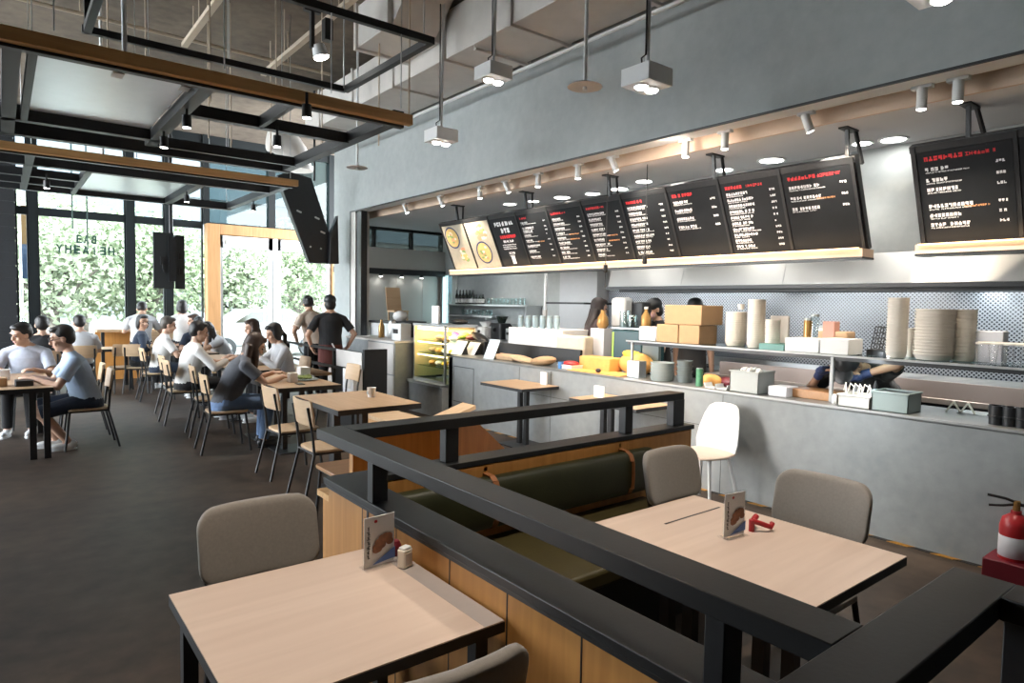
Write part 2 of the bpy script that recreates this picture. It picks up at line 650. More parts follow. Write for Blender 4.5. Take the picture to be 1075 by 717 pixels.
# ---------------- kitchen walls
wb = MB()
wb.box(8.0, 8.15, -5, 12.12, 0, 3.3).box(8.0, 8.15, 12.72, 12.95, 0, 3.3).box(8.0, 8.15, 12.12, 12.72, 0, .95).box(8.0, 8.15, 12.12, 12.72, 2.34, 3.3)
struct('wall_back', wb, M_conc)
w = struct('window_8', MB().box(7.97, 8.1, 12.10, 12.30, .95, 2.36).box(7.97, 8.1, 12.68, 12.74, .95, 2.36), M_alu)
O('pane', MB().box(8.06, 8.08, 12.30, 12.68, .95, 2.34), M_teal, w)
wk = MB().box(5.55, 8.0, 12.8, 12.95, 0, 2.30)
struct('wall_kitchen_end', wk, M_pale)
for n, x in enumerate((6.2, 6.85, 7.5)):
    struct('trim_%d' % (8 + n), MB().box(x, x + .012, 12.792, 12.8, 0, 2.3), M_duct)
struct('trim_11', MB().box(5.4, 8.0, 12.62, 12.82, 2.30, 2.42), M_black)
gw = struct('window_9', MB().box(5.42, 5.5, 12.7, 12.82, 2.42, 3.3).box(6.25, 6.30, 12.7, 12.82, 2.42, 3.3).box(7.15, 7.20, 12.7, 12.82, 2.42, 3.3).box(5.42, 8, 12.7, 12.82, 3.24, 3.3), M_black)
O('pane', MB().box(5.5, 8, 12.74, 12.76, 2.42, 3.24), M_teal2, gw)
struct('trim_12', MB().box(5.5, 8, 12.64, 12.70, 2.42, 2.86), M_pale)
# lamps under the black beam are fixed to it
struct('wall_kitchen_pier', MB().box(7.7, 8.0, 7.52, 8.42, 0, 3.3), mat('pier_paint', (.50, .52, .54), .7, var=.05))
struct('wall_over_hood', MB().box(6.80, 7.0, -5, 6.36, 2.27, 3.30), M_conc)
# mosaic splashback
mm, nt, b = _nt('penny_mosaic')
N, L = nt.nodes, nt.links
tc = N.new('ShaderNodeTexCoord'); mp = N.new('ShaderNodeMapping')
mp.inputs['Rotation'].default_value = (math.radians(45), 0, 0)
L.new(tc.outputs['Object'], mp.inputs['Vector'])
sx = N.new('ShaderNodeSeparateXYZ'); cb = N.new('ShaderNodeCombineXYZ')
L.new(mp.outputs['Vector'], sx.inputs[0]); L.new(sx.outputs['Y'], cb.inputs['X']); L.new(sx.outputs['Z'], cb.inputs['Y'])
vo = N.new('ShaderNodeTexVoronoi'); vo.voronoi_dimensions = '2D'
vo.inputs['Scale'].default_value = 33; vo.inputs['Randomness'].default_value = 0
L.new(cb.outputs[0], vo.inputs['Vector'])
cr = N.new('ShaderNodeValToRGB'); cr.color_ramp.interpolation = 'LINEAR'
cr.color_ramp.elements[0].position = .30; cr.color_ramp.elements[0].color = (.03, .035, .045, 1)
cr.color_ramp.elements[1].position = .38; cr.color_ramp.elements[1].color = (.36, .39, .43, 1)
L.new(vo.outputs['Distance'], cr.inputs['Fac']); L.new(cr.outputs['Color'], b.inputs['Base Color'])
b.inputs['Roughness'].default_value = .25
struct('wall_splashback', MB().box(7.97, 8.0, -5, 7.5, .9, 1.96), mm)
# black and yellow floor line along the counter foot
mh, nt, b = _nt('hazard_tape')
N, L = nt.nodes, nt.links
tc = N.new('ShaderNodeTexCoord'); wv = N.new('ShaderNodeTexWave')
wv.bands_direction = 'DIAGONAL'; wv.inputs['Scale'].default_value = 2.2
L.new(tc.outputs['Object'], wv.inputs['Vector'])
cr = N.new('ShaderNodeValToRGB'); cr.color_ramp.interpolation = 'CONSTANT'
cr.color_ramp.elements[0].color = (.01, .01, .01, 1); cr.color_ramp.elements[1].position = .5; cr.color_ramp.elements[1].color = (.36, .17, .015, 1)
L.new(wv.outputs['Fac'], cr.inputs['Fac']); L.new(cr.outputs['Color'], b.inputs['Base Color'])
b.inputs['Roughness'].default_value = .6
struct('trim_13', MB().box(5.11, 5.15, -3, 7.9, .0, .004), mh)
# ---------------- outside
struct('ground_outside', MB().box(-60, 70, YW + .2, 120, -.3, -.1), concrete('paving_outside', (.34, .34, .32), (.26, .27, .24), scale=.3))
struct('ground_outside_left', MB().box(-60, -4.6, -40, YW + .2, -.3, -.1), concrete('paving_side', (.5, .5, .48), (.42, .42, .4), scale=.3))
# ------------------------------------------------------------------ ceiling services and hung canopies
# ducts along the grey wall
t = thing('air_duct', 'large pale rectangular air duct running along the top of the grey wall', 'duct', (4.65, 5, 4.62))
O('duct_body', MB().box(4.28, 5.1, -4, 11.4, 4.64, 5.2), M_duct, t, bev=.01)
for y in [-1.0, .3, 1.6, 2.9, 4.2, 5.5, 6.8, 8.1, 9.4, 10.7]:
    O('duct_flange', MB().box(4.25, 5.13, y, y + .045, 4.61, 5.23), M_duct, t, bev=.005)
O('duct_hanger', MB().box(4.30, 5.12, 6.2, 6.24, 4.58, 4.61).cone((4.3, 6.22, 4.6), (4.3, 6.22, 5.5), .008).cone((5.12, 6.22, 4.6), (5.12, 6.22, 5.5), .008), M_duct, t)
t = thing('branch_duct', 'square pale branch duct with an elbow standing out of the big duct', 'duct', (3.9, 7.3, 4.75))
O('duct_body', MB().box(3.55, 4.27, 6.9, 7.7, 4.85, 5.35), M_duct, t, bev=.01)
O('duct_elbow', MB().prism([(3.62, 6.9, 4.9), (3.62, 6.9, 5.3), (3.62, 6.5, 5.48), (3.62, 6.2, 5.48)], (.58, 0, 0)), M_duct, t)
O('duct_collar', MB().box(3.52, 4.3, 7.68, 7.74, 4.82, 5.38), M_duct, t)
t = thing('round_duct', 'curved pale duct bend by the far end of the big duct', 'duct', (4.2, 12.4, 4.1))
O('duct_bend', MB().tube([(4.1 + .5 * math.cos(a), 12.7, 4.3 + .5 * math.sin(a)) for a in [k * PI / 12 for k in range(0, 7)]] , .28, 18), M_duct, t)
O('duct_collar', MB().cone((4.6, 12.7, 4.24), (4.6, 12.7, 4.32), .32, n=20), M_duct, t)
solo('conduit_pipe', MB().tube([(4.95, -4, 4.5), (4.95, 11.3, 4.5)], .022), M_white, 'long thin white conduit running below the big air duct', 'pipe')
solo('cable_tray', MB().box(1.95, 2.0, 3.4, 6.6, 5.0, 5.06).box(2.9, 2.95, 3.4, 6.6, 5.0, 5.06), M_pipe, 'beige side rails of the ladder cable tray at the top of the photo', 'cable tray')
tr = thing('louvred_grille', 'beige louvred air grille hanging below the slab near the top edge', 'grille', (2.4, 4.5, 4.95))
O('grille_frame', MB().box(1.98, 2.02, 3.5, 5.35, 4.9, 4.98).box(2.88, 2.92, 3.5, 5.35, 4.9, 4.98).box(1.98, 2.92, 5.31, 5.35, 4.9, 4.98), M_pipe, tr)
g = MB()
for k in range(26):
    g.bar((2.0, 3.5 + k * .07, 4.94), (2.9, 3.5 + k * .07, 4.94), .04, .012)
O('slats', g, M_pipe, tr)
# beige sprinkler pipes
pl = [((.2, 7.2, 5.0), (3.9, 7.25, 5.0), 'beige pipe crossing the slab above the first canopy'),
      ((.2, 9.4, 5.05), (3.9, 9.4, 5.05), 'beige pipe crossing the slab above the second canopy'),
      ((3.0, 2.6, 4.9), (3.0, 9.6, 4.9), 'beige strut running lengthwise beside the pale ducts'),
      ((1.9, 3.0, 4.9), (1.9, 9.2, 4.9), 'beige strut running lengthwise over the middle of the first canopy'),
      ((.8, 5.6, 5.2), (3.4, 5.65, 5.2), 'beige pipe crossing close to the slab above the louvred grille')]
for a, b, lb in pl:
    m = MB()
    if abs(a[0] - b[0]) < .01:
        m.bar(a, b, .07, .05)
        for k in range(4):
            y = a[1] + (b[1] - a[1]) * (k + .5) / 4
            m.cone((a[0], y, a[2]), (a[0], y, 5.5), .008)
    else:
        m.tube([a, b], .024)
        for k in range(3):
            x = a[0] + (b[0] - a[0]) * (k + .5) / 3
            m.cone((x, a[1], a[2]), (x, a[1], 5.5), .008)
    solo('ceiling_pipe', m, M_pipe, lb, 'pipe', 'beige pipes under the slab')
# upper black frame
t = thing('black_light_frame', 'thin black steel rectangle hung high above the first canopy', 'ceiling frame', (1.8, 5.9, 4.0))
z = 4.0
O('frame_bar', MB().bar((.60, 6.8, z), (3.0, 6.8, z), .05, .06), M_black, t)
O('frame_bar', MB().bar((3.02, 5.03, z), (3.0, 6.8, z), .06, .06), M_black, t)
O('frame_bar', MB().bar((.6, 5.05, z), (3.04, 5.05, z), .05, .06), M_black, t)
O('frame_bar', MB().bar((.64, 5.05, z), (.64, 6.8, z), .06, .06), M_black, t)
O('strut', MB().bar((.64, 6.75, z), (.64, 6.75, 5.5), .05, .05), M_black, t)
O('strut', MB().bar((.64, 6.75, z + .02), (.95, 6.75, 5.5), .05, .05), M_black, t)
for x, y in ((2.98, 5.1), (2.96, 6.75), (1.8, 6.8), (2.0, 5.05)):
    O('hanger_rod', MB().cone((x, y, z), (x, y, 5.5), .008), M_alu, t)


def canopy(name, label, beam_y, xr, back_y, panel, bars, zc=3.3, beamx=-.9, bz=-.075):
    t = thing(name, label, 'ceiling canopy', (1.6, (beam_y + back_y) / 2, zc))
    O('oak_beam', MB().box(beamx, xr, beam_y - .035, beam_y + .035, zc + bz, zc + bz + .085), M_oakx, t, bev=.004, label='oak facing beam along the near edge')
    O('front_rail', MB().box(beamx, xr - .05, beam_y + .035, beam_y + .095, zc + bz - .02, zc + bz + .07), M_black, t)
    O('side_rail', MB().box(xr - .12, xr - .02, beam_y + .09, back_y, zc - .04, zc + .06), M_blueblack, t)
    O('back_rail', MB().box(beamx, xr - .02, back_y - .06, back_y + .04, zc - .05, zc + .07), M_black, t)
    for (x0, y0, x1, y1, w) in bars:
        O('cross_bar', MB().bar((x0, y0, zc), (x1, y1, zc), w, .1), M_black if abs(y0 - y1) < .2 else M_blueblack, t)
    a, b, c, d = panel
    O('baffle_panel', MB().box(a, b, c, d, zc + .02, zc + .05), M_sheet, t, bev=.004, label='white sheet panel')
    for x in (a + .45, b - .05):
        O('panel_clip', MB().box(x, x + .07, c + .0, c + .12, zc + .005, zc + .02), M_duct, t)
    for x in (.3, 1.3, 2.1, xr - .1):
        for y in (beam_y, back_y):
            O('hanger_wire', MB().cone((x, y, zc + .05), (x, y, 5.5), .005, n=6), M_alu, t)
    return t


canopy('oak_front_canopy', 'nearest hung canopy with oak beam, black rails and one white panel', 5.03, 2.82, 8.0, (.22, 1.16, 5.5, 7.15),
       [(-.9, 7.32, 1.28, 7.32, .1), (1.24, 5.12, 1.24, 7.6, .1), (.09, 5.12, .09, 8, .1), (.2, 5.12, .2, 7.3, .05), (1.24, 6.12, 2.72, 6.12, .09), (1.88, 5.12, 1.88, 6.1, .04), (1.2, 7.55, 2.72, 7.55, .05)])
canopy('oak_rear_canopy', 'second hung canopy with oak beam, further back towards the windows', 8.85, 3.22, 12.0, (.98, 2.12, 10.0, 11.9),
       [(-.9, 9.7, 3.1, 9.7, .1), (2.2, 9.7, 2.2, 12, .1), (-.9, 10.6, .9, 10.6, .1), (-.9, 11.3, .9, 11.3, .1), (.9, 9.7, .9, 12, .06), (.3, 8.95, .3, 12, .08)], bz=-.05)


def spot(px, py, z, label, body=M_black, aim=(0, 0, -1), top=None, name='track_spotlight', r=.035, h=.1):
    p = atz(px, py, z)
    t = thing(name, label, 'spotlight', tuple(p), group='small spotlights on the canopies')
    a = V(aim).normalized()
    O('lamp_can', MB().cone(p - a * h * .3, p + a * h * .7, r, r * 1.05, 14), body, t)
    O('lens', MB().cone(p + a * (h * .7), p + a * (h * .72), r * .85, n=14), M_led, t)
    O('stem', MB().cone(p, p + V((0, 0, (top - z) if top else .12)), .012), body, t)
    return p


for px, py, z, lb in ((196, 125, 3.17, 'black spotlight at the near end of the middle rail of the first canopy'),
                      (172, 147, 3.17, 'black spotlight on the rear rail of the first canopy'),
                      (291, 146, 3.17, 'black spotlight under the middle rail of the first canopy'),
                      (322, 114, 3.17, 'black spotlight beside the oak beam of the first canopy'),
                      (49, 192, 3.17, 'small black spotlight on the left rails of the second canopy'),
                      (196, 207, 3.17, 'small black spotlight at the right edge of the second white panel'),
                      (266, 217, 3.17, 'small black spotlight on the right rail of the second canopy')):
    spot(px, py, z, lb)
# floodlight by the grille
p = atz(334, 50, 4.5)
t = thing('floodlight', 'black and white floodlight hanging below the louvred grille', 'spotlight', tuple(p))
O('housing', MB().cone(p + V((0, 0, .02)), p + V((.03, -.02, -.1)), .07, .09, 18), M_white, t)
O('lens', MB().cone(p + V((.03, -.02, -.1)), p + V((.031, -.021, -.104)), .08, n=18), M_led, t)
O('bracket', MB().box(p.x - .09, p.x - .05, p.y - .03, p.y + .03, p.z - .02, p.z + .38).box(p.x - .16, p.x + .02, p.y - .03, p.y + .03, p.z + .36, p.z + .4), M_black, t)
O('driver_box', MB().box(p.x + .06, p.x + .15, p.y - .05, p.y + .05, p.z + .1, p.z + .33), M_black, t)
# box downlights on white stems
for px, py, x, lb in ((518, 77, 4.1, 'white box downlight on twin rods, second from the right'), (679, 82, 4.1, 'white box downlight on a kinked stem, nearest the camera in view'),
                      (985, -20, 4.1, 'added white box downlight continuing the row, past the top edge of the photo'),  # added beyond the visible row to brighten bowls on the pass
                      (463, 143, 4.1, 'white box downlight on a long stem in front of the grey wall')):
    p = atx(px, py, x)
    s = .145
    t = thing('box_downlight', lb, 'ceiling lamp', tuple(p), group='white box downlights by the grey wall')
    O('housing', MB().box(p.x - s, p.x + s, p.y - s, p.y + s, p.z - .07, p.z + .07), M_white, t, bev=.006)
    for dx in (-.062, .062):
        O('lamp_ring', MB().lathe((p.x + dx, p.y, p.z - .085), [(.058, .02), (.058, 0), (.045, .004)], 20), M_white, t)
        O('lens', MB().ell((p.x + dx, p.y, p.z - .085), (.05, .05, .022), 16, 8), M_led, t)
    O('stem', MB().cone((p.x, p.y, p.z + .07), (p.x + .02, p.y, 5.5), .017), M_white, t)
    O('cable', MB().tube([(p.x - .06, p.y, p.z + .07), (p.x - .07, p.y, p.z + .14), (p.x - .02, p.y, p.z + .18), (p.x - .03, p.y, 5.3)], .007), M_black, t)
# flat disc sprinkler deflectors on stems
for px, py, pos, lb in ((614, 91, ('x', 4.1), 'round white disc on a stem between two box downlights'), (375, 176, ('x', 4.1), 'round white disc on a stem by the left end of the grey wall'),
                   (131, 66, ('z', 3.45), 'grey ceiling speaker disc in front of the nearest oak beam'), (108, 168, ('z', 3.42), 'white ceiling fan like disc below the second oak beam')):
    p = atx(px, py, pos[1]) if pos[0] == 'x' else atz(px, py, pos[1])
    t = thing('disc_fitting', lb, 'ceiling fitting', tuple(p), group='discs hung from stems')
    O('disc', MB().lathe(tuple(p), [(.02, .02), (.14, .008), (.155, -.004), (.145, -.008), (.02, -.002)], 28), M_duct, t)
    O('nozzle', MB().cone(p + V((0, 0, -.03)), p + V((0, 0, .03)), .02), M_white, t)
    O('stem', MB().cone(p + V((0, 0, .02)), (p.x, p.y, 5.5), .018), M_white, t)
for px, py, z, lb in ((288, 60, 4.3, 'dark sprinkler cage under the beige strut'),):
    pass
for k, (x, y) in enumerate(((1.0, 8.6), (1.45, 9.1), (2.0, 8.45), (2.4, 9.0), (2.75, 8.3), (3.3, 8.2), (3.45, 6.2), (3.7, 7.4), (1.65, 6.9), (3.2, 9.9))):
    solo('drop_rod', MB().cone((x, y, 3.62), (x, y, 5.5), .009, n=6), M_pipe, 'thin pale threaded rod dropping from the slab among the canopies', 'rod', 'thin rods dropping from the slab')
# white track and spotlights along the bulkhead
t = thing('lighting_track', 'white lighting track running the whole length under the bulkhead', 'lighting track', (5.45, 3, 3.38))
O('track_rail', MB().box(5.41, 5.46, -3, 11.3, 3.385, 3.425), M_white, t)
for y in (0.5, 3, 6, 9):
    O('track_bracket', MB().box(5.42, 5.45, y, y + .05, 3.42, 3.63), M_white, t)
tl = [(968, 100, 1), (1006, 92, 1), (846, 128, 0), (761, 147, 1), (720, 154, 1), (643, 172, 0), (607, 180, 1), (565, 187, 1), (531, 195, 0), (504, 201, 1), (462, 211, 0), (425, 219, 0)]
lamps_track = []
for k, (px, py, st) in enumerate(tl):
    p = atx(px, py, 5.44)
    p.z = 3.30
    ordn = ['nearest', 'second', 'third', 'fourth', 'fifth', 'sixth', 'seventh', 'eighth', 'ninth', 'tenth', 'eleventh', 'farthest'][sorted(range(len(tl)), key=lambda i: -tl[i][0]).index(k)]
    t = thing('track_spotlight', 'white cylinder spotlight on the bulkhead track, %s from the right edge' % ordn, 'spotlight', tuple(p), group='white spotlights on the bulkhead track')
    d = V((.0, 0, -1)) if st else V((.45, -.25, -.85))
    d.normalize()
    O('adapter', MB().box(p.x - .03, p.x + .03, p.y - .07, p.y + .07, p.z + .06, p.z + .085), M_white, t)
    O('lamp_can', MB().cone(p - d * .03 + V((0, 0, .04)), p + d * .09, .036, n=16), M_white, t)
    O('lens', MB().cone(p + d * .09, p + d * .093, .03, n=16), M_led, t)
    O('yoke', MB().cone(p + V((0, 0, .0)), p + V((0, 0, .07)), .012), M_white, t)
    lamps_track.append((p + d * .12, d))
# recessed downlights in the kitchen soffit
dl = [(810, 168, .15), (938, 146, .13), (905, 150, .1), (760, 178, .12), (676, 190, .12), (650, 198, .14), (622, 203, .12), (590, 207, .14), (560, 211, .1), (535, 214, .12)]
for k, (px, py, r) in enumerate(dl):
    p = atz(px, py, 3.30)
    if p.x < 5.75:
        p.x = 5.8
    lb = 'recessed round downlight in the grey kitchen soffit above the menu boards, number %s' % k
    side = ['over the middle right board', 'nearest the gap between the signs', 'at the top right bracket of the long sign', 'left of the middle right bracket', 'over the seventh board', 'left of the hanging cords', 'over the sixth board', 'over the fifth board', 'over the fourth board', 'over the third board'][k]
    t = thing('recessed_downlight', 'recessed round downlight in the kitchen soffit %s' % side, 'ceiling lamp', tuple(p), group='recessed lights in the kitchen soffit')
    O('trim_ring', MB().lathe((p.x, p.y, 3.285), [(r, .015), (r * .97, 0), (r * .8, .004), (r * .78, .014)], 24), M_white, t)
    O('lens', MB().cone((p.x, p.y, 3.292), (p.x, p.y, 3.298), r * .78, n=24), M_led, t)
for k in range(4):
    x = 5.9 + k * .5
    t = thing('beam_downlight', 'small round lamp under the black beam at the far kitchen end, %s from the left' % ['first', 'second', 'third', 'fourth'][k], 'ceiling lamp', (x, 12.68, 2.25), group='lamps under the far black beam')
    O('lamp_can', MB().cone((x, 12.66, 2.3), (x, 12.66, 2.25), .04, n=14), M_black, t)
    O('lens', MB().cone((x, 12.66, 2.25), (x, 12.66, 2.246), .034, n=14), M_led, t)
# ------------------------------------------------------------------ menu signs
MD = V((.35, 0, -.78)).normalized()
MNRM = V((-.78, 0, -.35)).normalized()
MTOP = (5.9, 3.05)


def mpt(y0, u, v, w=0.):
    return V((MTOP[0], y0 - u, MTOP[1])) + MD * v + MNRM * w


def mslab(m, y0, u0, u1, v0, v1, w0, w1):
    a = [mpt(y0, u0, v0, w0), mpt(y0, u1, v0, w0), mpt(y0, u1, v1, w0), mpt(y0, u0, v1, w0)]
    m.prism(a, MNRM * (w1 - w0))


def glyphs(m, y0, u, v, h, n, gw=.75, rnd=None, thick=.28):
    """a run of n small block characters; returns the end"""
    R = rnd or random
    w = h * gw
    for k in range(n):
        if R.random() < .12 and k:
            u += w * .6
            continue
        c = [(0, 0, thick, 1), (0, 0, 1, thick), (0, 1 - thick, 1, 1), (1 - thick, 0, 1, 1), (0, .5 - thick / 2, 1, .5 + thick / 2), (.5 - thick / 2, 0, .5 + thick / 2, 1)]
        for a, b, cc, d in R.sample(c, R.choice((2, 3, 3, 4))):
            q = [mpt(y0, u + a * w, v + b * h, .0135), mpt(y0, u + cc * w, v + b * h, .0135), mpt(y0, u + cc * w, v + d * h, .0135), mpt(y0, u + a * w, v + d * h, .0135)]
            m.quad(*q)
        u += w * 1.28
    return u


def disc(m, y0, u, v, ru, rv, w, r_in=0., n=26, a0=0., a1=2 * PI):
    vs, fs = [], []
    for k in range(n + 1):
        t = a0 + (a1 - a0) * k / n
        vs += [mpt(y0, u + ru * r_in * math.cos(t), v + rv * r_in * math.sin(t), w), mpt(y0, u + ru * math.cos(t), v + rv * math.sin(t), w)]
    for k in range(n):
        fs.append((2 * k, 2 * k + 1, 2 * k + 3, 2 * k + 2))
    m.add(vs, fs)


def menu_sign(label, y_left, n, styles, brackets):
    W = .68
    L = n * W
    t = thing('menu_sign', label, 'menu board', (6.1, y_left - L / 2, 2.6))
    f = MB()
    mslab(f, y_left, -.03, L + .03, -.005, .87, -.07, 0)
    O('frame', f, M_black, t, bev=.004)
    f = MB()
    for k in range(n + 1):
        mslab(f, y_left, k * W - .014, k * W + .014, .0, .84, 0, .022)
    mslab(f, y_left, -.03, L + .03, 0, .055, 0, .012)
    O('frame_ribs', f, M_black, t)
    O('ledge', MB().box(6.13, 6.36, y_left - L - .03, y_left + .03, 2.19, 2.265), M_pale if False else M_tan, t, label='warm lit timber ledge under the panels')
    O('ledge_trim', MB().box(6.125, 6.37, y_left - L - .03, y_left + .03, 2.172, 2.19), M_black, t)
    O('led_strip', MB().box(6.10, 6.125, y_left - L, y_left, 2.262, 2.270), M_ledw, t, label='warm light strip')
    for py_ in brackets:
        b = MB()
        b.box(5.80, 6.02, py_ - .04, py_ + .04, 3.285, 3.30)
        b.bar((5.88, py_, 3.29), (5.92, py_, 3.02), .03, .03)
        b.bar((6.0, py_ - .02, 3.29), (5.93, py_ - .12, 2.98), .025, .025)
        O('bracket', b, M_black, t)
    for k, st in enumerate(styles):
        u0 = k * W + .02
        pw = W - .04
        p = MB()
        mslab(p, y_left, u0, u0 + pw, .06, .825, 0, .012)
        R = random.Random(31 * k + int(y_left * 10))
        if st[0] == 'photo':
            panel = O('menu_panel', p, M_scr2, t, label='panel with food pictures' if st[1] else 'end panel with food pictures')
            a, b2, c2, d2, e2 = MB(), MB(), MB(), MB(), MB()
            cu, cv = (u0 + .30, .57) if st[1] else (u0 + .22, .27)
            disc(a, y_left, cu, cv, .20, .19, .0132, .86)
            disc(b2, y_left, cu, cv, .172, .163, .0134)
            for q in range(16):
                aa, rr = R.random() * 6.28, R.random() * .12
                disc(R.choice((c2, d2, e2)), y_left, cu + rr * math.cos(aa), cv + rr * math.sin(aa), .035, .022, .0138 + q * .0001, n=10)
            cu2, cv2 = (u0 + .38, .26) if st[1] else (u0 + .42, .60)
            for q in range(26):
                aa = R.random() * 6.28
                rr = R.random() * .14
                disc(R.choice((c2, d2, e2, b2)), y_left, cu2 + rr * math.cos(aa) * .8, cv2 + rr * math.sin(aa), .05, .03, .0138 + q * .0001, n=10)
            O('printed_bowl', a, M_navy, panel)
            O('printed_noodles', b2, mat('print_yellow', (.72, .50, .18), .6, var=.2, scale=40), panel)
            O('printed_greens', c2, mat('print_green', (.22, .34, .12), .6), panel)
            O('printed_salmon', d2, mat('print_salmon', (.70, .28, .16), .6), panel)
            O('printed_cream', e2, mat('print_cream', (.75, .68, .55), .6), panel)
            continue
        panel = O('menu_panel', p, M_scr, t)
        hw, tw, ow = MB(), MB(), MB()
        if st[0] == 'title':
            glyphs(tw, y_left, u0 + .10, .12, .065, 5, rnd=R, thick=.4)
            glyphs(tw, y_left, u0 + .40, .125, .055, 3, rnd=R, thick=.4)
            glyphs(tw, y_left, u0 + .22, .22, .075, 3, rnd=R, thick=.45)
            glyphs(hw, y_left, u0 + .15, .33, .05, 8, rnd=R, thick=.45)
            glyphs(tw, y_left, u0 + .20, .41, .035, 8, rnd=R)
            for q in range(3):
                glyphs(tw, y_left, u0 + .15, .475 + q * .032, .016, 22, rnd=R)
            glyphs(tw, y_left, u0 + .25, .60, .03, 5, rnd=R)
            mslab(tw, y_left, u0 + .27, u0 + .35, .67, .79, .012, .0135)
            for q in range(4):
                mslab(tw, y_left, u0 + .255 + q * .03, u0 + .265 + q * .03, .645, .67, .012, .0135)
        elif st[0] == 'list':
            rows, big = st[1], st[2]
            glyphs(hw, y_left, u0 + .05, .10, .036 * big, st[3], rnd=R, thick=.42)
            if st[4]:
                glyphs(hw, y_left, u0 + .05 + st[3] * .036 * big, .105, .028 * big, st[4], rnd=R, thick=.22)
            for rr, v in enumerate(rows):
                e = glyphs(tw, y_left, u0 + .05, v, .030 * big, R.randint(7, 12), rnd=R, thick=.42)
                glyphs(tw, y_left, u0 + .05, v + .037 * big, .011, R.randint(18, 34), rnd=R)
                glyphs(tw, y_left, u0 + pw - .11, v + .004, .022 * big, 3, rnd=R, thick=.4)
                if R.random() < .18:
                    glyphs(ow, y_left, u0 + .30, v + .03, .016, 12, rnd=R, thick=.4)
        if hw.v:
            O('heading_lettering', hw, M_txtr, panel, smooth=0)
        if tw.v:
            O('item_lettering', tw, M_txtw, panel, smooth=0)
        if ow.v:
            O('note_lettering', ow, M_txto, panel, smooth=0)
    return t


def rws(a, n, s):
    return [a + s * k for k in range(n)]


YL = 9.5
brk = [atx(px, py, 5.9).y for px, py in ((480, 225), (552, 208), (640, 190), (750, 172), (890, 146))]
menu_sign('long black menu sign of ten tilted panels hung above the counter', YL, 10,
          [('photo', 0), ('photo', 1), ('title',), ('list', [.17, .25, .30, .36, .44, .52, .60, .69], .8, 6, 0), ('list', rws(.18, 9, .068), .85, 7, 4),
           ('list', rws(.18, 9, .068), .85, 8, 3), ('list', rws(.17, 9, .07), .9, 9, 0), ('list', rws(.18, 4, .095), 1.0, 9, 0),
           ('list', rws(.17, 10, .063), .95, 7, 7), ('list', rws(.19, 3, .105), 1.0, 8, 8)], brk)
menu_sign('second black menu sign cut off by the right edge', 2.21, 4,
          [('list', [.19, .28, .36, .50, .58, .66], 1.0, 8, 8), ('blank',), ('list', rws(.2, 6, .09), 1.0, 8, 4), ('blank',)], [1.83, 0.5])
# hanging retractable cords with small black weights
for px, y0, y1, lb in ((638, 190, 308, 'left'), (680, 165, 276, 'right')):
    a = atx(px, y0, 5.75)
    b = atx(px - 2, y1 - 6, 5.75)
    t = thing('retractable_cable', '%s black cord hanging in front of the menu sign with a small black barrel' % lb, 'cord', (a.x, a.y, b.z))
    O('cord', MB().cone((a.x, a.y, 3.3), (a.x, a.y, b.z), .006, n=8), M_black, t)
    zb = atx(px, 283 if lb == 'left' else 274, 5.75).z
    O('barrel', MB().lathe((a.x, a.y, zb), [(.012, .06), (.026, .055), (.028, -.02), (.022, -.03), (.008, -.035)], 16), M_black, t)
# ------------------------------------------------------------------ window lettering (seen from inside, as it reads in the photo)
def letters(txt, x0, x1, z0, z1, y, flips=()):
    out = MB()
    n = len(txt)
    step = (x1 - x0) / n
    for k, ch in enumerate(txt):
        cu = bpy.data.curves.new('t', 'FONT')
        cu.body = ch
        cu.size = 1
        cu.extrude = 0.01
        cu.offset = .028
        ob = bpy.data.objects.new('t', cu)
        COL.objects.link(ob)
        dg = bpy.context.evaluated_depsgraph_get()
        me = bpy.data.meshes.new_from_object(ob.evaluated_get(dg))
        xs = [v.co.x for v in me.vertices]
        ys = [v.co.y for v in me.vertices]
        lx, hx, ly, hy = min(xs), max(xs), min(ys), max(ys)
        w = min(step * .74, (z1 - z0) * .8)
        if ch == 'I':
            w *= .22
        c = x0 + step * (k + .5)
        vs = []
        for v in me.vertices:
            fx = (v.co.x - lx) / (hx - lx)
            if k in flips:
                fx = 1 - fx
            vs.append((c + (fx - .5) * w, y + (v.co.z) * .2, z0 + (v.co.y - ly) / (hy - ly) * (z1 - z0)))
        out.add(vs, [tuple(p.vertices) for p in me.polygons])
        bpy.data.objects.remove(ob)
        bpy.data.meshes.remove(me)
        bpy.data.curves.remove(cu)
    return out


t = thing('window_lettering', 'dark green shop lettering stuck on the big window pane, two lines', 'lettering', (1.45, YW - .03, 2.6))
O('lettering', letters('EAB', 1.27, 1.66, 2.83, 3.00, YW - .03, (2,)), M_sign, t, smooth=0)
O('lettering', letters('YHEAIEH', .91, 1.99, 2.60, 2.78, YW - .03, (5,)), M_sign, t, smooth=0)
M_tv = mat('screen_back_grey', (.028, .034, .038), .5)
t = thing('hanging_screen', 'back of a dark upright screen hung in front of the window on a pole', 'screen', (2.15, 12.0, 1.85))
O('screen_back', MB().box(1.98, 2.29, 12.0, 12.05, 1.86, 2.78), M_tv, t, bev=.008)
O('screen_back', MB().box(2.31, 2.46, 12.04, 12.09, 1.86, 2.76), M_tv, t, bev=.008)
O('mount_plate', MB().box(2.20, 2.31, 11.95, 12.0, 1.98, 2.72), M_black, t)
O('cable_cluster', MB().box(2.08, 2.15, 11.97, 12.0, 2.25, 2.38).tube([(2.12, 11.98, 2.28), (2.11, 11.97, 2.2), (2.14, 11.98, 2.12)], .012), M_black, t)
O('cable_cluster', MB().box(2.36, 2.40, 12.01, 12.04, 2.35, 2.45).box(2.37, 2.42, 12.01, 12.04, 2.1, 2.2), M_black, t)
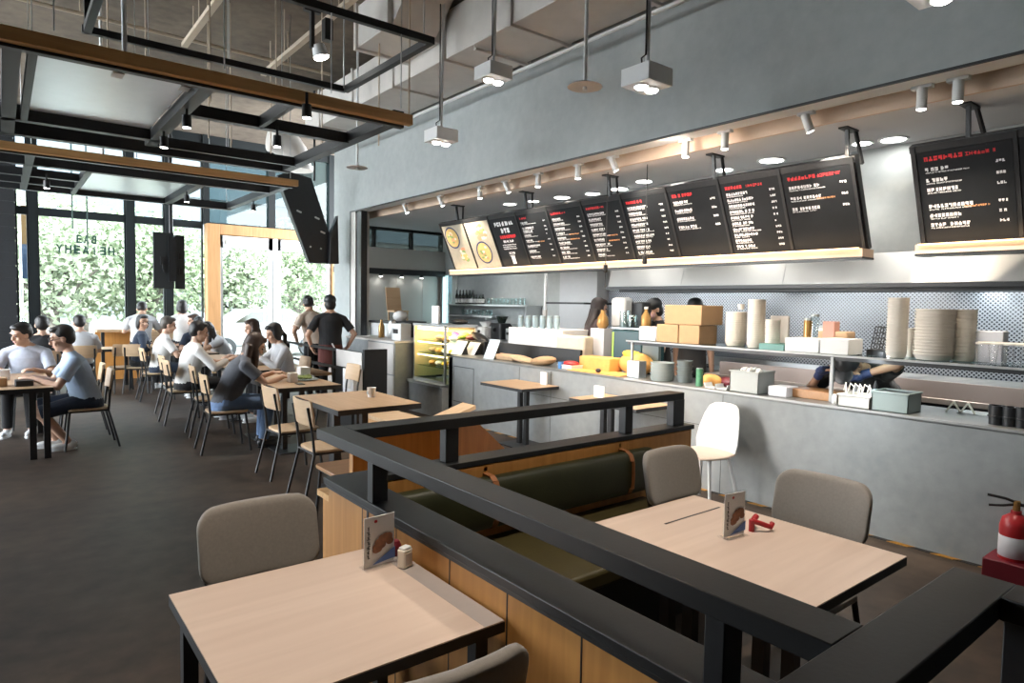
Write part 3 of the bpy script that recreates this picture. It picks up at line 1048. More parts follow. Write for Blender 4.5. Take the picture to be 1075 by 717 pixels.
O('hanging_pole', MB().cone((2.25, 12.03, 2.7), (2.25, 12.03, 5.5), .03), M_black, t)
for px in (75.5, 91):
    a = aty(px, 205, 14.5)
    b = aty(px + (1 if px < 80 else 0), 240 if px < 80 else 262, 14.5)
    solo('drop_cable', MB().cone((a.x, a.y, b.z), (a.x, a.y, 5.5), .012, n=8), M_sign, '%s thin dark cord hanging before the big lettered window' % ('left' if px < 80 else 'right'), 'cord')
# slanted black screen housing by the pier
def pl(pts, y):
    return [aty(a, b, y) for a, b in pts]
t = thing('slanted_screen', 'large slanted black screen housing hung by the end of the grey wall', 'screen', (4.6, 11.7, 2.3))
O('housing', MB().prism(pl([(291, 184), (304, 180), (327, 187), (347, 248), (349, 270), (347, 277), (325, 276)], 11.6), (0, .14, 0)), M_black, t, bev=.01)
O('housing', MB().prism(pl([(355, 226), (356, 277), (346, 277), (347, 246)], 11.5), (0, .14, 0)), M_black, t, bev=.01, label='narrow second housing')
s = MB()
for px, py in ((314, 222), (333, 229), (339, 244), (326, 259), (337, 261)):
    q = aty(px, py, 11.59)
    s.obox(q, (.09 if py < 250 else .03, .01, .03), rot('Y', 20))
O('vent_slots', s, M_alu, t)
O('hanger', MB().cone(aty(330, 190, 11.67), aty(330, 190, 11.67) + V((0, 0, 2.2)), .02), M_black, t)
# ------------------------------------------------------------------ booth partition
t = thing('booth_partition', 'oak clad booth partition with dark sill and a wide black rail on posts', 'partition', (1.24, 1.6, 0))
SZ = .875
O('panelling', MB().box(1.185, 1.32, -1.0, 2.86, 0.02, SZ - .03), M_oak, t, label='upright oak boards facing the aisle')
g = MB()
for y in (2.5, 2.2, 1.82, 1.5, 1.18, .86, .5):
    g.box(1.1835, 1.186, y - .0025, y + .0025, .02, SZ - .03)
O('board_joints', g, M_black, t)
O('post_joint', MB().box(1.182, 1.187, 2.44, 2.455, .02, SZ - .03), M_black, t)
O('far_panelling', MB().box(1.32, 3.82, 2.77, 2.88, .02, SZ - .03), M_oak, t)
O('sill', MB().box(1.175, 1.335, -1.0, 2.9, SZ - .03, SZ), M_blueblack, t, bev=.003)
O('sill', MB().box(1.33, 3.835, 2.755, 2.9, SZ - .03, SZ), M_blueblack, t, bev=.003)
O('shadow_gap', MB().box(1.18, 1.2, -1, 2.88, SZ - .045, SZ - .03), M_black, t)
RZ0, RZ1 = 1.055, 1.105
O('rail', MB().box(1.15, 1.275, .52, 2.92, RZ0, RZ1), M_blueblack, t, bev=.003)
O('rail', MB().box(1.275, 3.75, 2.785, 2.92, RZ0, RZ1), M_blueblack, t, bev=.003)
O('rail', MB().box(.2, 1.745, .40, .52, RZ0, RZ1), M_blueblack, t, bev=.003)
O('rail', MB().box(1.635, 1.745, -1.2, .40, RZ0, RZ1), M_blueblack, t, bev=.003)
for x, y, wx, wy in ((1.215, 2.42, .07, .05), (1.215, .78, .07, .05), (1.69, .35, .09, .09)):
    O('post', MB().box(x - wx / 2, x + wx / 2, y - wy / 2, y + wy / 2, SZ if x < 1.5 else 0, RZ0), M_black, t, bev=.003)
for px, w in ((715, .12), (657, .07), (472, .08)):
    x = aty(px - 6 if px > 700 else px, 440, 2.83).x
    O('post', MB().box(x - w / 2, x + w / 2, 2.80, 2.86, SZ, RZ0), M_blueblack if px == 472 else M_black, t, bev=.003)
O('end_panel', MB().box(1.2, 1.7, .43, .49, 0, .62), M_blueblack, t)
# upholstered bench against the far side of the partition
t = thing('booth_bench', 'olive leather booth bench with a long strapped back cushion', 'bench', (2.4, 2.4, 0))
sc = lambda y0, y1, z0, z1, x0, x1: None
cush = MB()
secs = []
for x, k in ((1.36, .6), (1.375, .9), (1.40, 1), (3.27, 1), (3.295, .9), (3.31, .6)):
    secs.append((V((x, 2.71, .655)), V((0, 1, 0)), V((0, 0, 1)), .062 * k + .0, .135 * (.85 + .15 * k), 3.2))
cush.loft(secs, 28)
O('back_cushion', cush, M_leather, t)
for n_, x in enumerate((aty(522, 510, 2.65).x, aty(664, 480, 2.65).x)):
    s = MB()
    pts = [(2.768, .80), (2.74, .798), (2.70, .795), (2.665, .775), (2.648, .74), (2.644, .655), (2.648, .57), (2.67, .53), (2.71, .515), (2.768, .50)]
    for k in range(len(pts) - 1):
        a, b = pts[k], pts[k + 1]
        s.bar((x, a[0], a[1]), (x, b[0], b[1]), .035, .006)
    st_ = O('strap', s, M_strap, t)
    O('strap_stud', MB().cone((x, 2.77, .822), (x, 2.755, .822), .013, n=12), M_black, st_)
O('seat_cushion', MB().rslab(1.34, 3.3, 2.06, 2.755, .37, .46, .03), M_leather2, t, bev=.02, seg=3)
O('base', MB().box(1.34, 3.3, 2.16, 2.75, 0, .37), M_black, t)
O('back_board', MB().box(1.34, 3.80, 2.755, 2.769, .02, .84), M_oak, t)
# ------------------------------------------------------------------ tables
def table_top_parts(t, x0, x1, y0, y1, m, th=.036, h=.75):
    O('tabletop', MB().box(x0, x1, y0, y1, h - .004, h), m, t, label='pale laminate surface' if m is M_top else None)
    O('edge_band', MB().box(x0 - .001, x1 + .001, y0 - .001, y1 + .001, h - th, h - .004), M_black, t)


def twin_post(t, x, y, along='x', gap=.10, h=.712, w=.05):
    dx, dy = (gap / 2, 0) if along == 'x' else (0, gap / 2)
    O('post', MB().box(x - dx - w / 2, x - dx + w / 2, y - dy - w / 2, y - dy + w / 2, .012, h), M_black, t)
    O('post', MB().box(x + dx - w / 2, x + dx + w / 2, y + dy - w / 2, y + dy + w / 2, .012, h), M_black, t)
    O('base_plate', MB().rslab(x - .22, x + .22, y - .22, y + .22, 0, .014, .02), M_black, t)


t = thing('dining_table', 'pale oak topped table against the oak partition, nearest the camera', 'table', (.79, 1.88, 0))
table_top_parts(t, .405, 1.172, 1.495, 2.265, M_top)
O('edge_strip', MB().box(1.10, 1.171, 1.497, 2.263, .7502, .7507), mat('grey_edge_strip', (.36, .32, .30), .45, var=.1), t, label='grey strip along the partition side')
for x, y in ((.45, 2.2), (.45, 1.56), (1.12, 2.2), (1.12, 1.56)):
    O('leg', MB().box(x - .022, x + .022, y - .022, y + .022, 0, .714), M_black, t)
t = thing('dining_table', 'pale oak topped table inside the booth with a narrow slot in its top', 'table', (2.36, 1.47, 0))
table_top_parts(t, 1.965, 2.745, .975, 1.96, M_top)
O('slot', MB().box(2.27, 2.68, 1.762, 1.772, .7501, .7506), M_black, t)
twin_post(t, 2.30, 1.25, 'y', .12)
twin_post(t, 2.30, 1.70, 'y', .12)
t = thing('dining_table', 'honey oak table with black edge holding one white cup, before the low partition', 'table', (2.7, 5.85, 0))
table_top_parts(t, 2.29, 3.12, 5.32, 6.40, M_top2, .05)
twin_post(t, 2.48, 5.5, 'x', .27, .70, .06)
twin_post(t, 2.75, 6.2, 'x', .27, .70, .06)
t = thing('dining_table', 'honey oak table with salad and papers where the charcoal shirt woman eats', 'table', (2.7, 7.7, 0))
table_top_parts(t, 2.34, 3.05, 7.0, 8.55, M_top2, .05)
twin_post(t, 2.6, 7.3, 'x', .2, .70)
twin_post(t, 2.6, 8.2, 'x', .2, .70)
t = thing('dining_table', 'small table on twin black posts by the counter, with a white card on it', 'table', (4.9, 6.0, 0))
table_top_parts(t, 4.58, 5.14, 5.6, 6.40, M_top2, .036)
twin_post(t, 4.95, 6.02, 'y', .12)
t = thing('dining_table', 'small table behind the far rail by the counter, partly hidden by the rail', 'table', (4.9, 4.4, 0))
table_top_parts(t, 4.60, 5.14, 3.95, 4.85, M_top2, .036)
twin_post(t, 4.75, 4.45, 'y', .1)
rowt = [(8.95, 10.35, 'table between the white shirt man and the woman with a pony tail'), (10.7, 11.85, 'table in the row where two women sit on the door side'),
        (12.15, 13.1, 'table in front of the man with grey hair')]
for y0, y1, lb in rowt:
    t = thing('dining_table', lb, 'table', (2.7, (y0 + y1) / 2, 0))
    table_top_parts(t, 2.42, 3.02, y0, y1, M_top2, .05)
    twin_post(t, 2.7, (y0 + y1) / 2, 'x', .2, .70)
t = thing('dining_table', 'dark edged table at the left edge where three men eat', 'table', (-.2, 9.2, 0))
table_top_parts(t, -.9, .42, 8.25, 9.95, M_top2, .05)
for x, y in ((.36, 8.31), (.36, 9.88), (.24, 8.31), (-.84, 8.31), (-.84, 9.88)):
    O('leg', MB().box(x - .03, x + .03, y - .03, y + .03, 0, .70), M_black, t)
t = thing('dining_table', 'dark table by the left window where the man in grey sits', 'table', (1.0, 14.2, 0))
table_top_parts(t, .2, 2.0, 13.85, 14.6, M_top2, .05)
for x in (.3, 1.9):
    for y in (13.95, 14.5):
        O('leg', MB().box(x - .03, x + .03, y - .03, y + .03, 0, .70), M_black, t)
t = thing('window_bar', 'high bar counter along the windows where two people in white sit', 'bar table', (2.7, 15.5, 0))
O('bar_top', MB().box(1.5, 3.7, 15.2, 15.7, 1.0, 1.05), M_top2, t)
O('panel', MB().box(1.5, 3.7, 15.62, 15.68, 0, 1.0), M_oak, t)
for x in (1.6, 2.6, 3.6):
    O('leg', MB().box(x - .03, x + .03, 15.25, 15.31, 0, 1.0), M_black, t)
t = thing('planter_box', 'long low oak box between the aisle tables and the window bar', 'cabinet', (2.9, 14.95, 0))
O('body', MB().box(2.2, 3.7, 14.9, 15.0, .1, 1.02), M_chair, t)
O('foot_rail', MB().box(2.2, 3.7, 14.92, 14.98, 0, .1), M_black, t)
# ------------------------------------------------------------------ chairs
def ply_chair(label):
    t = thing('wooden_chair', label, 'chair', local=True, group='ply dining chairs with black legs')
    m = MB()
    pts = []
    for k in range(24):
        a = 2 * PI * k / 24
        pts.append((.215 * math.copysign(abs(math.cos(a)) ** .45, math.cos(a)) * (1.0 if math.sin(a) > 0 else .94), .21 * math.copysign(abs(math.sin(a)) ** .5, math.sin(a)), .435))
    m.prism(pts, (0, 0, .024))
    O('seat', m, M_chair, t, bev=.008)
    b = MB()
    N_ = 10
    vs, fs = [], []
    for j in range(5):
        v = j / 4
        hw = .20 + .015 * math.sin(v * PI)
        for i in range(N_ + 1):
            u = -1 + 2 * i / N_
            for d in (0, 1):
                vs.append((u * hw, -.235 - .03 * v + .035 * u * u + (0 if d else -.016), .66 + .215 * v))
    for j in range(4):
        for i in range(N_):
            a = (j * (N_ + 1) + i) * 2
            c = ((j + 1) * (N_ + 1) + i) * 2
            fs += [(a, a + 2, c + 2, c), (a + 1, c + 1, c + 3, a + 3)]
    for i in range(N_):
        a = i * 2
        fs.append((a, a + 1, a + 3, a + 2))
        c = (4 * (N_ + 1) + i) * 2
        fs.append((c, c + 2, c + 3, c + 1))
    for j in range(4):
        for i in (0, N_):
            a = (j * (N_ + 1) + i) * 2
            c = ((j + 1) * (N_ + 1) + i) * 2
            fs.append((a, c, c + 1, a + 1))
    b.add(vs, fs)
    O('backrest', b, M_chair, t, bev=.004)
    for s in (-1, 1):
        O('rear_leg', MB().tube([(s * .20, -.30, 0), (s * .175, -.20, .42), (s * .175, -.215, .60), (s * .172, -.255, .82)], .0125), M_black, t)
        O('front_leg', MB().tube([(s * .205, .215, 0), (s * .175, .165, .43)], .0125), M_black, t)
    O('seat_frame', MB().tube([(-.175, -.2, .425), (-.175, .165, .425), (.175, .165, .425), (.175, -.2, .425), (-.175, -.2, .425)], .011), M_black, t)
    return t


def pad_chair(label):
    t = thing('upholstered_chair', label, 'chair', local=True, group='warm grey upholstered chairs')
    m = MB()
    m.rslab(-.23, .23, -.20, .24, .42, .475, .08, 6)
    O('seat', m, M_fabric, t, bev=.018, seg=3)
    b = MB()
    vs = []
    secs = []
    cr_ = .075
    ds = [0, .003, .010, .022, .040, .058, .075]
    hs = ds + [.11, .14, .17, .2] + [.285 - d_ for d_ in reversed(ds)]
    for hz in hs:
        d_ = min(hz, .285 - hz)
        w = .225 if d_ >= cr_ else .225 - cr_ + math.sqrt(max(0, cr_ ** 2 - (cr_ - d_) ** 2))
        th_ = .026 if d_ > .02 else .010 + .016 * math.sqrt(max(0, 1 - (1 - d_ / .02) ** 2))
        secs.append((V((0, -.245 - .06 * hz / .285, .63 + hz)), V((1, 0, 0)), V((0, 1, 0)), w, th_, 5))
    b.loft(secs, 36)
    for i, p in enumerate(b.v):
        b.v[i] = p + V((0, .9 * p.x * p.x, 0))
    O('backrest', b, M_fabric, t, smooth=60)
    for s in (-1, 1):
        O('rear_leg', MB().tube([(s * .21, -.30, 0), (s * .19, -.19, .42), (s * .19, -.21, .56), (s * .19, -.25, .72)], .014), M_black, t)
        O('front_leg', MB().tube([(s * .22, .23, 0), (s * .19, .18, .42)], .014), M_black, t)
    O('seat_frame', MB().tube([(-.19, -.19, .41), (-.19, .18, .41), (.19, .18, .41), (.19, -.19, .41), (-.19, -.19, .41)], .012), M_black, t)
    return t


R90 = PI / 2
pc = pad_chair('warm grey upholstered chair at the far side of the nearest table')
pc.location = (.775, 2.30, 0)
pc.rotation_euler = (0, 0, PI)
dup(pc, (.77, 1.42, 0), math.radians(-4), 'warm grey upholstered chair at the bottom edge, its back under the table edge')
dup(pc, (2.78, 1.45, 0), R90, 'warm grey upholstered chair pushed in on the counter side of the booth table')
dup(pc, (2.90, 1.98, 0), PI, 'warm grey upholstered chair at the end of the olive bench')
wc = ply_chair('pale ply chair at the cup table, nearer the camera')
wc.location = (2.22, 5.35, 0)
wc.rotation_euler = (0, 0, -R90)
spots = [(2.25, 6.30, -88, 'pale ply chair at the cup table, the one further from the camera'),
         (1.99, 7.72, -93, 'pale ply chair under the woman in the charcoal shirt'),
         (2.10, 8.75, -95, 'empty pale ply chair behind the woman in the charcoal shirt'),
         (1.98, 9.75, -90, 'pale ply chair under the man in white with black hair'),
         (2.06, 10.5, -90, 'empty pale ply chair between the two men in white'),
         (2.06, 12.2, -90, 'pale ply chair under the man with grey hair'),
         (1.95, 13.35, -20, 'pale ply chair whose back faces the camera under the woman in navy'),
         (2.35, 13.25, -15, 'pale ply chair beside the woman in navy, hidden behind the grey haired man'),
         (.74, 8.72, 90, 'pale ply chair under the man with glasses'),
         (.74, 9.5, 88, 'empty pale ply chair just behind the man with glasses'),
         (.30, 10.42, 180, 'ply chair at the head of the left table under the man in checks'),
         (1.08, 13.35, 0, 'pale ply chair with its back to the camera under the man in grey'),
         (1.72, 13.5, 5, 'darker ply chair near the left window beside the man in grey'),
         (2.98, 13.62, 175, 'ply chair under the person in navy with bowed head'),
         (3.2, 14.3, 95, 'ply chair under the brown haired person near the oak box'),
         (.50, 12.3, 0, 'ply chair under the hidden person near the left window'),
         (3.42, 8.0, 90, 'empty pale ply chair at the door side of the salad table'),
         (3.30, 9.4, 90, 'ply chair under the woman with a pony tail'),
         (3.38, 10.95, 90, 'ply chair under the dark haired woman by the barrier'),
         (3.35, 12.55, 90, 'ply chair under the woman resting her head on her hand')]
for x, y, a, lb in spots:
    dup(wc, (x, y, 0), math.radians(a), lb)
t = thing('wooden_stool', 'low stool with a square brown ply seat beside the partition corner', 'stool', (2.05, 4.55, 0), local=True)
O('seat', MB().rslab(-.2, .2, -.2, .2, .435, .462, .05), M_seatwood, t, bev=.006)
for sx in (-1, 1):
    for sy in (-1, 1):
        O('leg', MB().tube([(sx * .19, sy * .19, 0), (sx * .16, sy * .16, .435)], .013), M_black, t)
O('seat_frame', MB().box(-.17, .17, -.17, -.15, .41, .435).box(-.17, .17, .15, .17, .41, .435).box(-.17, -.15, -.17, .17, .41, .435).box(.15, .17, -.17, .17, .41, .435), M_black, t)
for k in range(2):
    t2 = thing('bar_stool', ('bar stool under the person looking down at the window bar', 'bar stool under the person with a black bob at the window bar')[k], 'stool', ((2.25, 2.92)[k], 14.62 - .0, 0))
    x, y = (2.25, 2.92)[k], 14.55
    O('seat', MB().lathe((x, y, .68), [(.0, 0), (.17, 0), (.18, .02), (.17, .04), (0, .04)], 20), M_chair, t2)
    for a in range(4):
        c, s = math.cos(a * R90 + .78), math.sin(a * R90 + .78)
        O('leg', MB().cone((x + .2 * c, y + .2 * s, 0), (x + .1 * c, y + .1 * s, .68), .012), M_black, t2)
# white shell chair by the counter
t = thing('shell_chair', 'white moulded shell chair with pale seat standing against the grey counter', 'chair', (4.76, 3.30, 0), math.radians(88), local=True)
m = MB()
secs = []
for v, z, y, w, d in ((0, .455, -.20, .20, .03), (.2, .53, -.215, .215, .022), (.45, .64, -.235, .205, .018), (.7, .76, -.26, .18, .015), (.88, .83, -.275, .15, .013), (.97, .855, -.28, .11, .01), (1, .862, -.282, .05, .006)):
    secs.append((V((0, y, z)), V((1, 0, 0)), V((0, 1, 0)), w, d, 3))
m.loft(secs, 32)
for i, p in enumerate(m.v):
    m.v[i] = p + V((0, 1.4 * p.x * p.x, 0))
O('shell', m, M_shell, t, smooth=60)
m = MB()
secs = []
for y, w, z in ((-.21, .17, .455), (-.15, .2, .45), (0, .222, .445), (.14, .215, .45), (.20, .18, .45), (.225, .12, .447)):
    secs.append((V((0, y, z)), V((1, 0, 0)), V((0, 0, 1)), w, .016, 4))
m.loft(secs, 24)
O('seat', m, M_shellwood, t, smooth=60)
for sx in (-1, 1):
    for sy in (-1, 1):
        O('leg', MB().cone((sx * .205, sy * .20 - .01, 0), (sx * .14, sy * .13, .44), .012, .017), M_greyleg, t)
# low oak pieces behind the far rail
t = thing('wooden_bench', 'oak bench back seen below the far rail behind the olive bench', 'bench', (2.3, 3.6, 0))
O('back_panel', MB().box(1.62, 2.30, 3.55, 3.60, .0, .93), M_oak, t)
O('end_post', MB().box(2.24, 2.31, 3.54, 3.62, 0, .93), M_oakf, t)
O('side_panel', MB().prism([(2.31, 3.58, .93), (2.62, 3.72, .88), (2.95, 3.80, .62), (2.85, 3.8, .45), (2.31, 3.58, .45)], (0, .03, 0)), M_oak, t)
O('seat', MB().box(1.62, 2.3, 3.62, 4.1, .42, .46), M_oakx, t)
O('foot', MB().box(1.64, 1.7, 3.64, 4.05, 0, .42), M_oak, t)
O('foot', MB().box(2.22, 2.28, 3.64, 4.05, 0, .42), M_oak, t)
t = thing('slatted_bench', 'pale ply bench with a raised wedge arm beside the cup table', 'bench', (3.6, 6.2, 0))
O('seat', MB().box(3.2, 3.62, 5.0, 6.9, .40, .44), M_chair, t)
O('front_panel', MB().box(3.2, 3.24, 5.0, 6.9, .0, .40), M_oakf, t)
O('wedge_arm', MB().prism([(3.35, 5.6, .44), (3.95, 5.6, .62), (3.95, 5.6, .58), (3.40, 5.6, .42)], (0, .25, 0)), M_chair, t)
# queue barrier
t = thing('queue_barrier', 'low dark barrier with two rails running from the doors to the counter', 'barrier', (3.9, 9.8, 0))
for z in (1.0, .74):
    O('rail', MB().box(3.87, 3.93, 8.15, 12.2, z - .035, z), M_blueblack, t, bev=.004)
for y in (9.2, 10.2, 11.2, 12.17):
    O('post', MB().box(3.875, 3.925, y - .025, y + .025, 0, 1.0), M_blueblack, t)
O('end_panel', MB().box(3.86, 4.2, 8.10, 8.16, 0, 1.05), M_black, t)
O('side_panel', MB().box(3.875, 3.925, 8.16, 9.1, 0, 1.0), M_blueblack, t)
O('notice_plate', MB().box(3.865, 3.875, 8.2, 9.05, .76, 1.0), M_duct, t, label='pale notice plate')
O('foot_board', MB().box(3.6, 3.86, 9.2, 12.0, .60, .64), M_top2, t)
# ------------------------------------------------------------------ service counter
CT = .945
t = thing('service_counter', 'long grey concrete service counter with dark top, running along the kitchen', 'counter', (5.3, 2.5, 0))
O('front_panel', MB().box(5.15, 5.32, -3, 8.0, 0, .915), M_conc2, t, bev=.004)
O('countertop', MB().box(5.155, 5.86, -3, 7.98, .915, CT), mat('counter_top_steel', (.20, .21, .21), .35, .3, var=.3, scale=5), t, bev=.004)
O('edge_strip', MB().box(5.144, 5.156, -3, 4.6, .93, CT + .001), M_edge, t, label='bright metal edge strip')
g = MB()
hx = atx(497, 400, 5.15).y
g.box(5.147, 5.151, hx, 7.86, .285, .295).box(5.147, 5.151, hx, 7.86, .79, .80).box(5.147, 5.151, hx - .008, hx, .285, .80).box(5.147, 5.151, 7.86, 7.868, .285, .80)
for y in (6.35, 5.75, 3.4, .6):
    g.box(5.148, 5.151, y, y + .004, 0, .91)
g.box(5.148, 5.151, 3.4, 6.35, .60, .604)
O('panel_joints', g, M_black, t)
O('end_panel', MB().box(5.15, 5.86, 7.9, 8.0, 0, .915), M_conc2, t)
O('back_panel', MB().box(5.80, 5.86, -3, 7.9, 0, .915), M_black, t)
t = thing('prep_counter', 'steel prep counter standing behind the service counter', 'counter', (6.85, 2, 0))
O('worktop', MB().box(6.55, 7.12, -2.5, 4.6, .88, .93), mat('prep_steel', (.34, .31, .29), .3, .7, var=.2), t, bev=.004)
O('body', MB().box(6.6, 7.1, -2.5, 4.6, 0, .88), M_black, t)
O('backrail', MB().box(6.57, 6.62, -2.5, 4.4, .93, 1.08), mat('rail_steel', (.27, .23, .22), .4, .6), t)
t = thing('cooking_range', 'dark cooking range under the steel hood', 'cooker', (7.5, 2, 0))
O('body', MB().box(7.3, 7.92, -2, 6.2, 0, .9), M_gn, t)
for k in range(9):
    O('burner', MB().lathe((7.5, -1.5 + k * .85, .9), [(.16, 0), (.16, .03), (.12, .03), (.12, .01), (0, .01)], 20), M_black, t)
O('splash_rail', MB().box(7.86, 7.92, -2, 6.2, .9, 1.02), M_alu, t)
# extractor hood
t = thing('extractor_hood', 'brushed steel extractor hood spanning the kitchen at eye level', 'extractor hood', (7.4, 2, 1.95))
msteel, nt, b = _nt('hood_steel')
N, L = nt.nodes, nt.links
b.inputs['Metallic'].default_value = .9
b.inputs['Roughness'].default_value = .3
b.inputs['Base Color'].default_value = (.62, .64, .64, 1)
tc = N.new('ShaderNodeTexCoord'); mp = N.new('ShaderNodeMapping'); mp.inputs['Scale'].default_value = (1, 3, .2)
L.new(tc.outputs['Object'], mp.inputs[0]); no = N.new('ShaderNodeTexNoise'); no.inputs['Scale'].default_value = 1.3; no.inputs['Detail'].default_value = 3
L.new(mp.outputs[0], no.inputs['Vector']); cr = N.new('ShaderNodeValToRGB'); cr.color_ramp.elements[0].color = (.26, .26, .26, 1); cr.color_ramp.elements[1].color = (.40, .40, .40, 1)
L.new(no.outputs['Fac'], cr.inputs[0]); L.new(cr.outputs[0], b.inputs['Roughness'])
O('canopy', MB().prism([(6.72, -2.5, 1.97), (6.80, -2.5, 2.27), (8.0, -2.5, 2.27), (8.0, -2.5, 1.97)], (0, 8.85, 0)), msteel, t, bev=.004)
for y in (5.1, 3.75, 2.4, 1.05, -.3):
    g = MB()
    g.prism([(6.716, y, 1.98), (6.795, y, 2.26), (6.80, y, 2.26), (6.721, y, 1.98)], (0, .012, 0))
    O('panel_seam', g, M_alu, t)
O('lip', MB().box(6.70, 6.76, -2.5, 6.36, 1.93, 1.97), M_black, t)
O('filter_band', MB().box(6.9, 7.5, -2.5, 6.3, 1.90, 1.97), M_black, t)
for k in range(4):
    y = -1.2 + k * 1.9
    O('strip_light', MB().cone((7.7, y, 1.93), (7.7, y + 1.5, 1.93), .022, n=10), M_tubeglow, t)
# glass gantry over the pass
t = thing('pass_shelf', 'glass pass shelf on steel posts above the service counter', 'shelf', (5.5, 2, CT))
GZ = 1.335
O('glass_shelf', MB().box(5.34, 5.86, -1.2, 4.75, GZ - .012, GZ), M_shelfg, t)
O('front_edge', MB().box(5.33, 5.345, -1.2, 4.75, GZ - .014, GZ + .001), M_edge, t)
O('support_frame', MB().box(5.36, 5.40, -1.2, 4.75, GZ - .045, GZ - .012).box(5.80, 5.84, -1.2, 4.75, GZ - .045, GZ - .012), M_black, t)
for y in (2.53, -.6, 4.68):
    O('post', MB().box(5.348, 5.372, y - .012, y + .012, CT, GZ - .02), M_edge, t)
    O('post', MB().box(5.80, 5.825, y - .012, y + .012, CT, GZ - .02), M_edge, t)


def fwd_depth(p):
    return -(RW.transposed() @ (p - CAMP)).z


def boxF(name, label, cat, px0, px1, pyt, xf, depth, z0, m, group=None, bev=.006, pyb=None):
    """carton whose aisle side spans px0..px1; stands at z0"""
    zc = z0
    a = atx(px0, 0, xf)
    b_ = atx(px1, 0, xf)
    y1, y0 = a.y, b_.y
    z1 = atx((px0 + px1) / 2, pyt, xf).z
    return solo(name, MB().box(xf, xf + depth, y0, y1, z0, max(z1, z0 + .02)), m, label, cat, group, bev)


def stack(name, cat, px0, px1, pyt, x, z0, m, label, group, pitch, depthf=1.0, hh=.05, flare=.82):
    pc_ = (px0 + px1) / 2
    c = atx(pc_, 350, x)
    dpt = fwd_depth(c)
    r = (px1 - px0) / 2 * dpt / FPX * .95
    top = atx(pc_, pyt, x).z
    n = max(2, int((top - z0 - hh) / pitch) + 1)
    pr = [(r * flare * .9, 0), (r * flare, .004), (r * .97, hh - .006), (r, hh - .004), (r, hh), (r * .96, hh), (r * (flare - .06), .01), (0, .009)]
    first = None
    for k in range(n):
        if first is None:
            o = solo(name, MB().lathe((c.x, c.y, z0), pr, 24), m, label, cat, group)
            first = o
        else:
            o = first.copy()
            COL.objects.link(o)
            o.location.z = first.location.z + k * pitch
    first_top = o
    o['label'] = label.replace(name_word(label), 'topmost ' + name_word(label), 1)
    return first_top


def name_word(lb):
    for w in ('white paper bowl', 'sage stoneware plate', 'dark stoneware bowl', 'white paper tub', 'white paper cup'):
        if w in lb:
            return w
    return lb


SH = GZ + .001
# cartons and stacks on the pass shelf
boxF('cardboard_box', 'plain cardboard box at the left of the bottom layer on the pass shelf', 'box', 700, 723, 341, 5.40, .22, SH, M_box, 'cardboard boxes on the pass shelf')
boxF('cardboard_box', 'plain cardboard box at the right of the bottom layer on the pass shelf', 'box', 724, 746, 342, 5.40, .30, SH, M_box, 'cardboard boxes on the pass shelf')
zt = atx(724, 341.5, 5.40).z
boxF('cardboard_box', 'wide cardboard box lying on top of the two others', 'box', 708, 748, 320.5, 5.40, .36, zt + .004, M_box, 'cardboard boxes on the pass shelf')
boxF('printed_carton', 'white printed carton left of the cardboard boxes', 'box', 681, 699, 343.5, 5.44, .15, SH, M_card)
for a in [(761, 783.5, 326, 5.62, 'white paper bowl in the wide stack right of the cardboard boxes', 'paper bowls in the wide stack', .020),
          (784, 803, 314, 5.52, 'white paper bowl in the tall stack beside the boxes', 'paper bowls in the tall left stack', .020),
          (803, 819, 335, 5.50, 'white paper bowl in the short stack before the green tray', 'paper bowls in the short left stack', .020),
          (931, 952.5, 312, 5.52, 'white paper bowl in the slim tall stack right of the black rack', 'paper bowls in the slim right stack', .020),
          (961, 1001, 323, 5.56, 'white paper bowl in the widest stack at the right', 'paper bowls in the widest stack', .024),
          (1000, 1024, 323, 5.66, 'white paper bowl in the stack behind the clear tubs', 'paper bowls in the stack by the clear tubs', .024),
          (950, 962, 342, 5.74, 'white paper bowl in the low stack between the tall ones', 'paper bowls in the low right stack', .020)]:
    stack('paper_bowl', 'bowl', a[0], a[1], a[2], a[3], SH, M_bowl, a[4], a[5], a[6])
c = atx(778, 325, 5.62)
solo('paper_cup', MB().lathe((c.x, c.y, c.z + .0), [(.024, 0), (.032, .05), (.034, .052), (.028, .05), (.02, .004), (0, .004)], 20), M_bowl, 'small white cup standing upside on the wide bowl stack', 'cup')
for k in range(4):
    y = atx(1036 + k * 13, 360, 5.5).y
    zz = SH
    t = thing('clear_tub', 'clear plastic tub on the pass shelf at the right edge, %s from the left' % ('first', 'second', 'third', 'last')[k], 'tub', (5.52, y, zz), group='clear plastic tubs at the right edge')
    O('tub', MB().lathe((5.52, y, zz), [(.055, 0), (.068, .14), (.064, .14), (.052, .004), (0, .004)], 20), M_acryl, t)
    O('lid', MB().lathe((5.52, y, zz + .14), [(.070, 0), (.070, .012), (.05, .02), (0, .02)], 20), M_gnp, t)
boxF('lid_pack', 'pale pack of flat lids behind the clear tubs', 'pack', 1026, 1075, 348, 5.66, .12, SH, M_card)
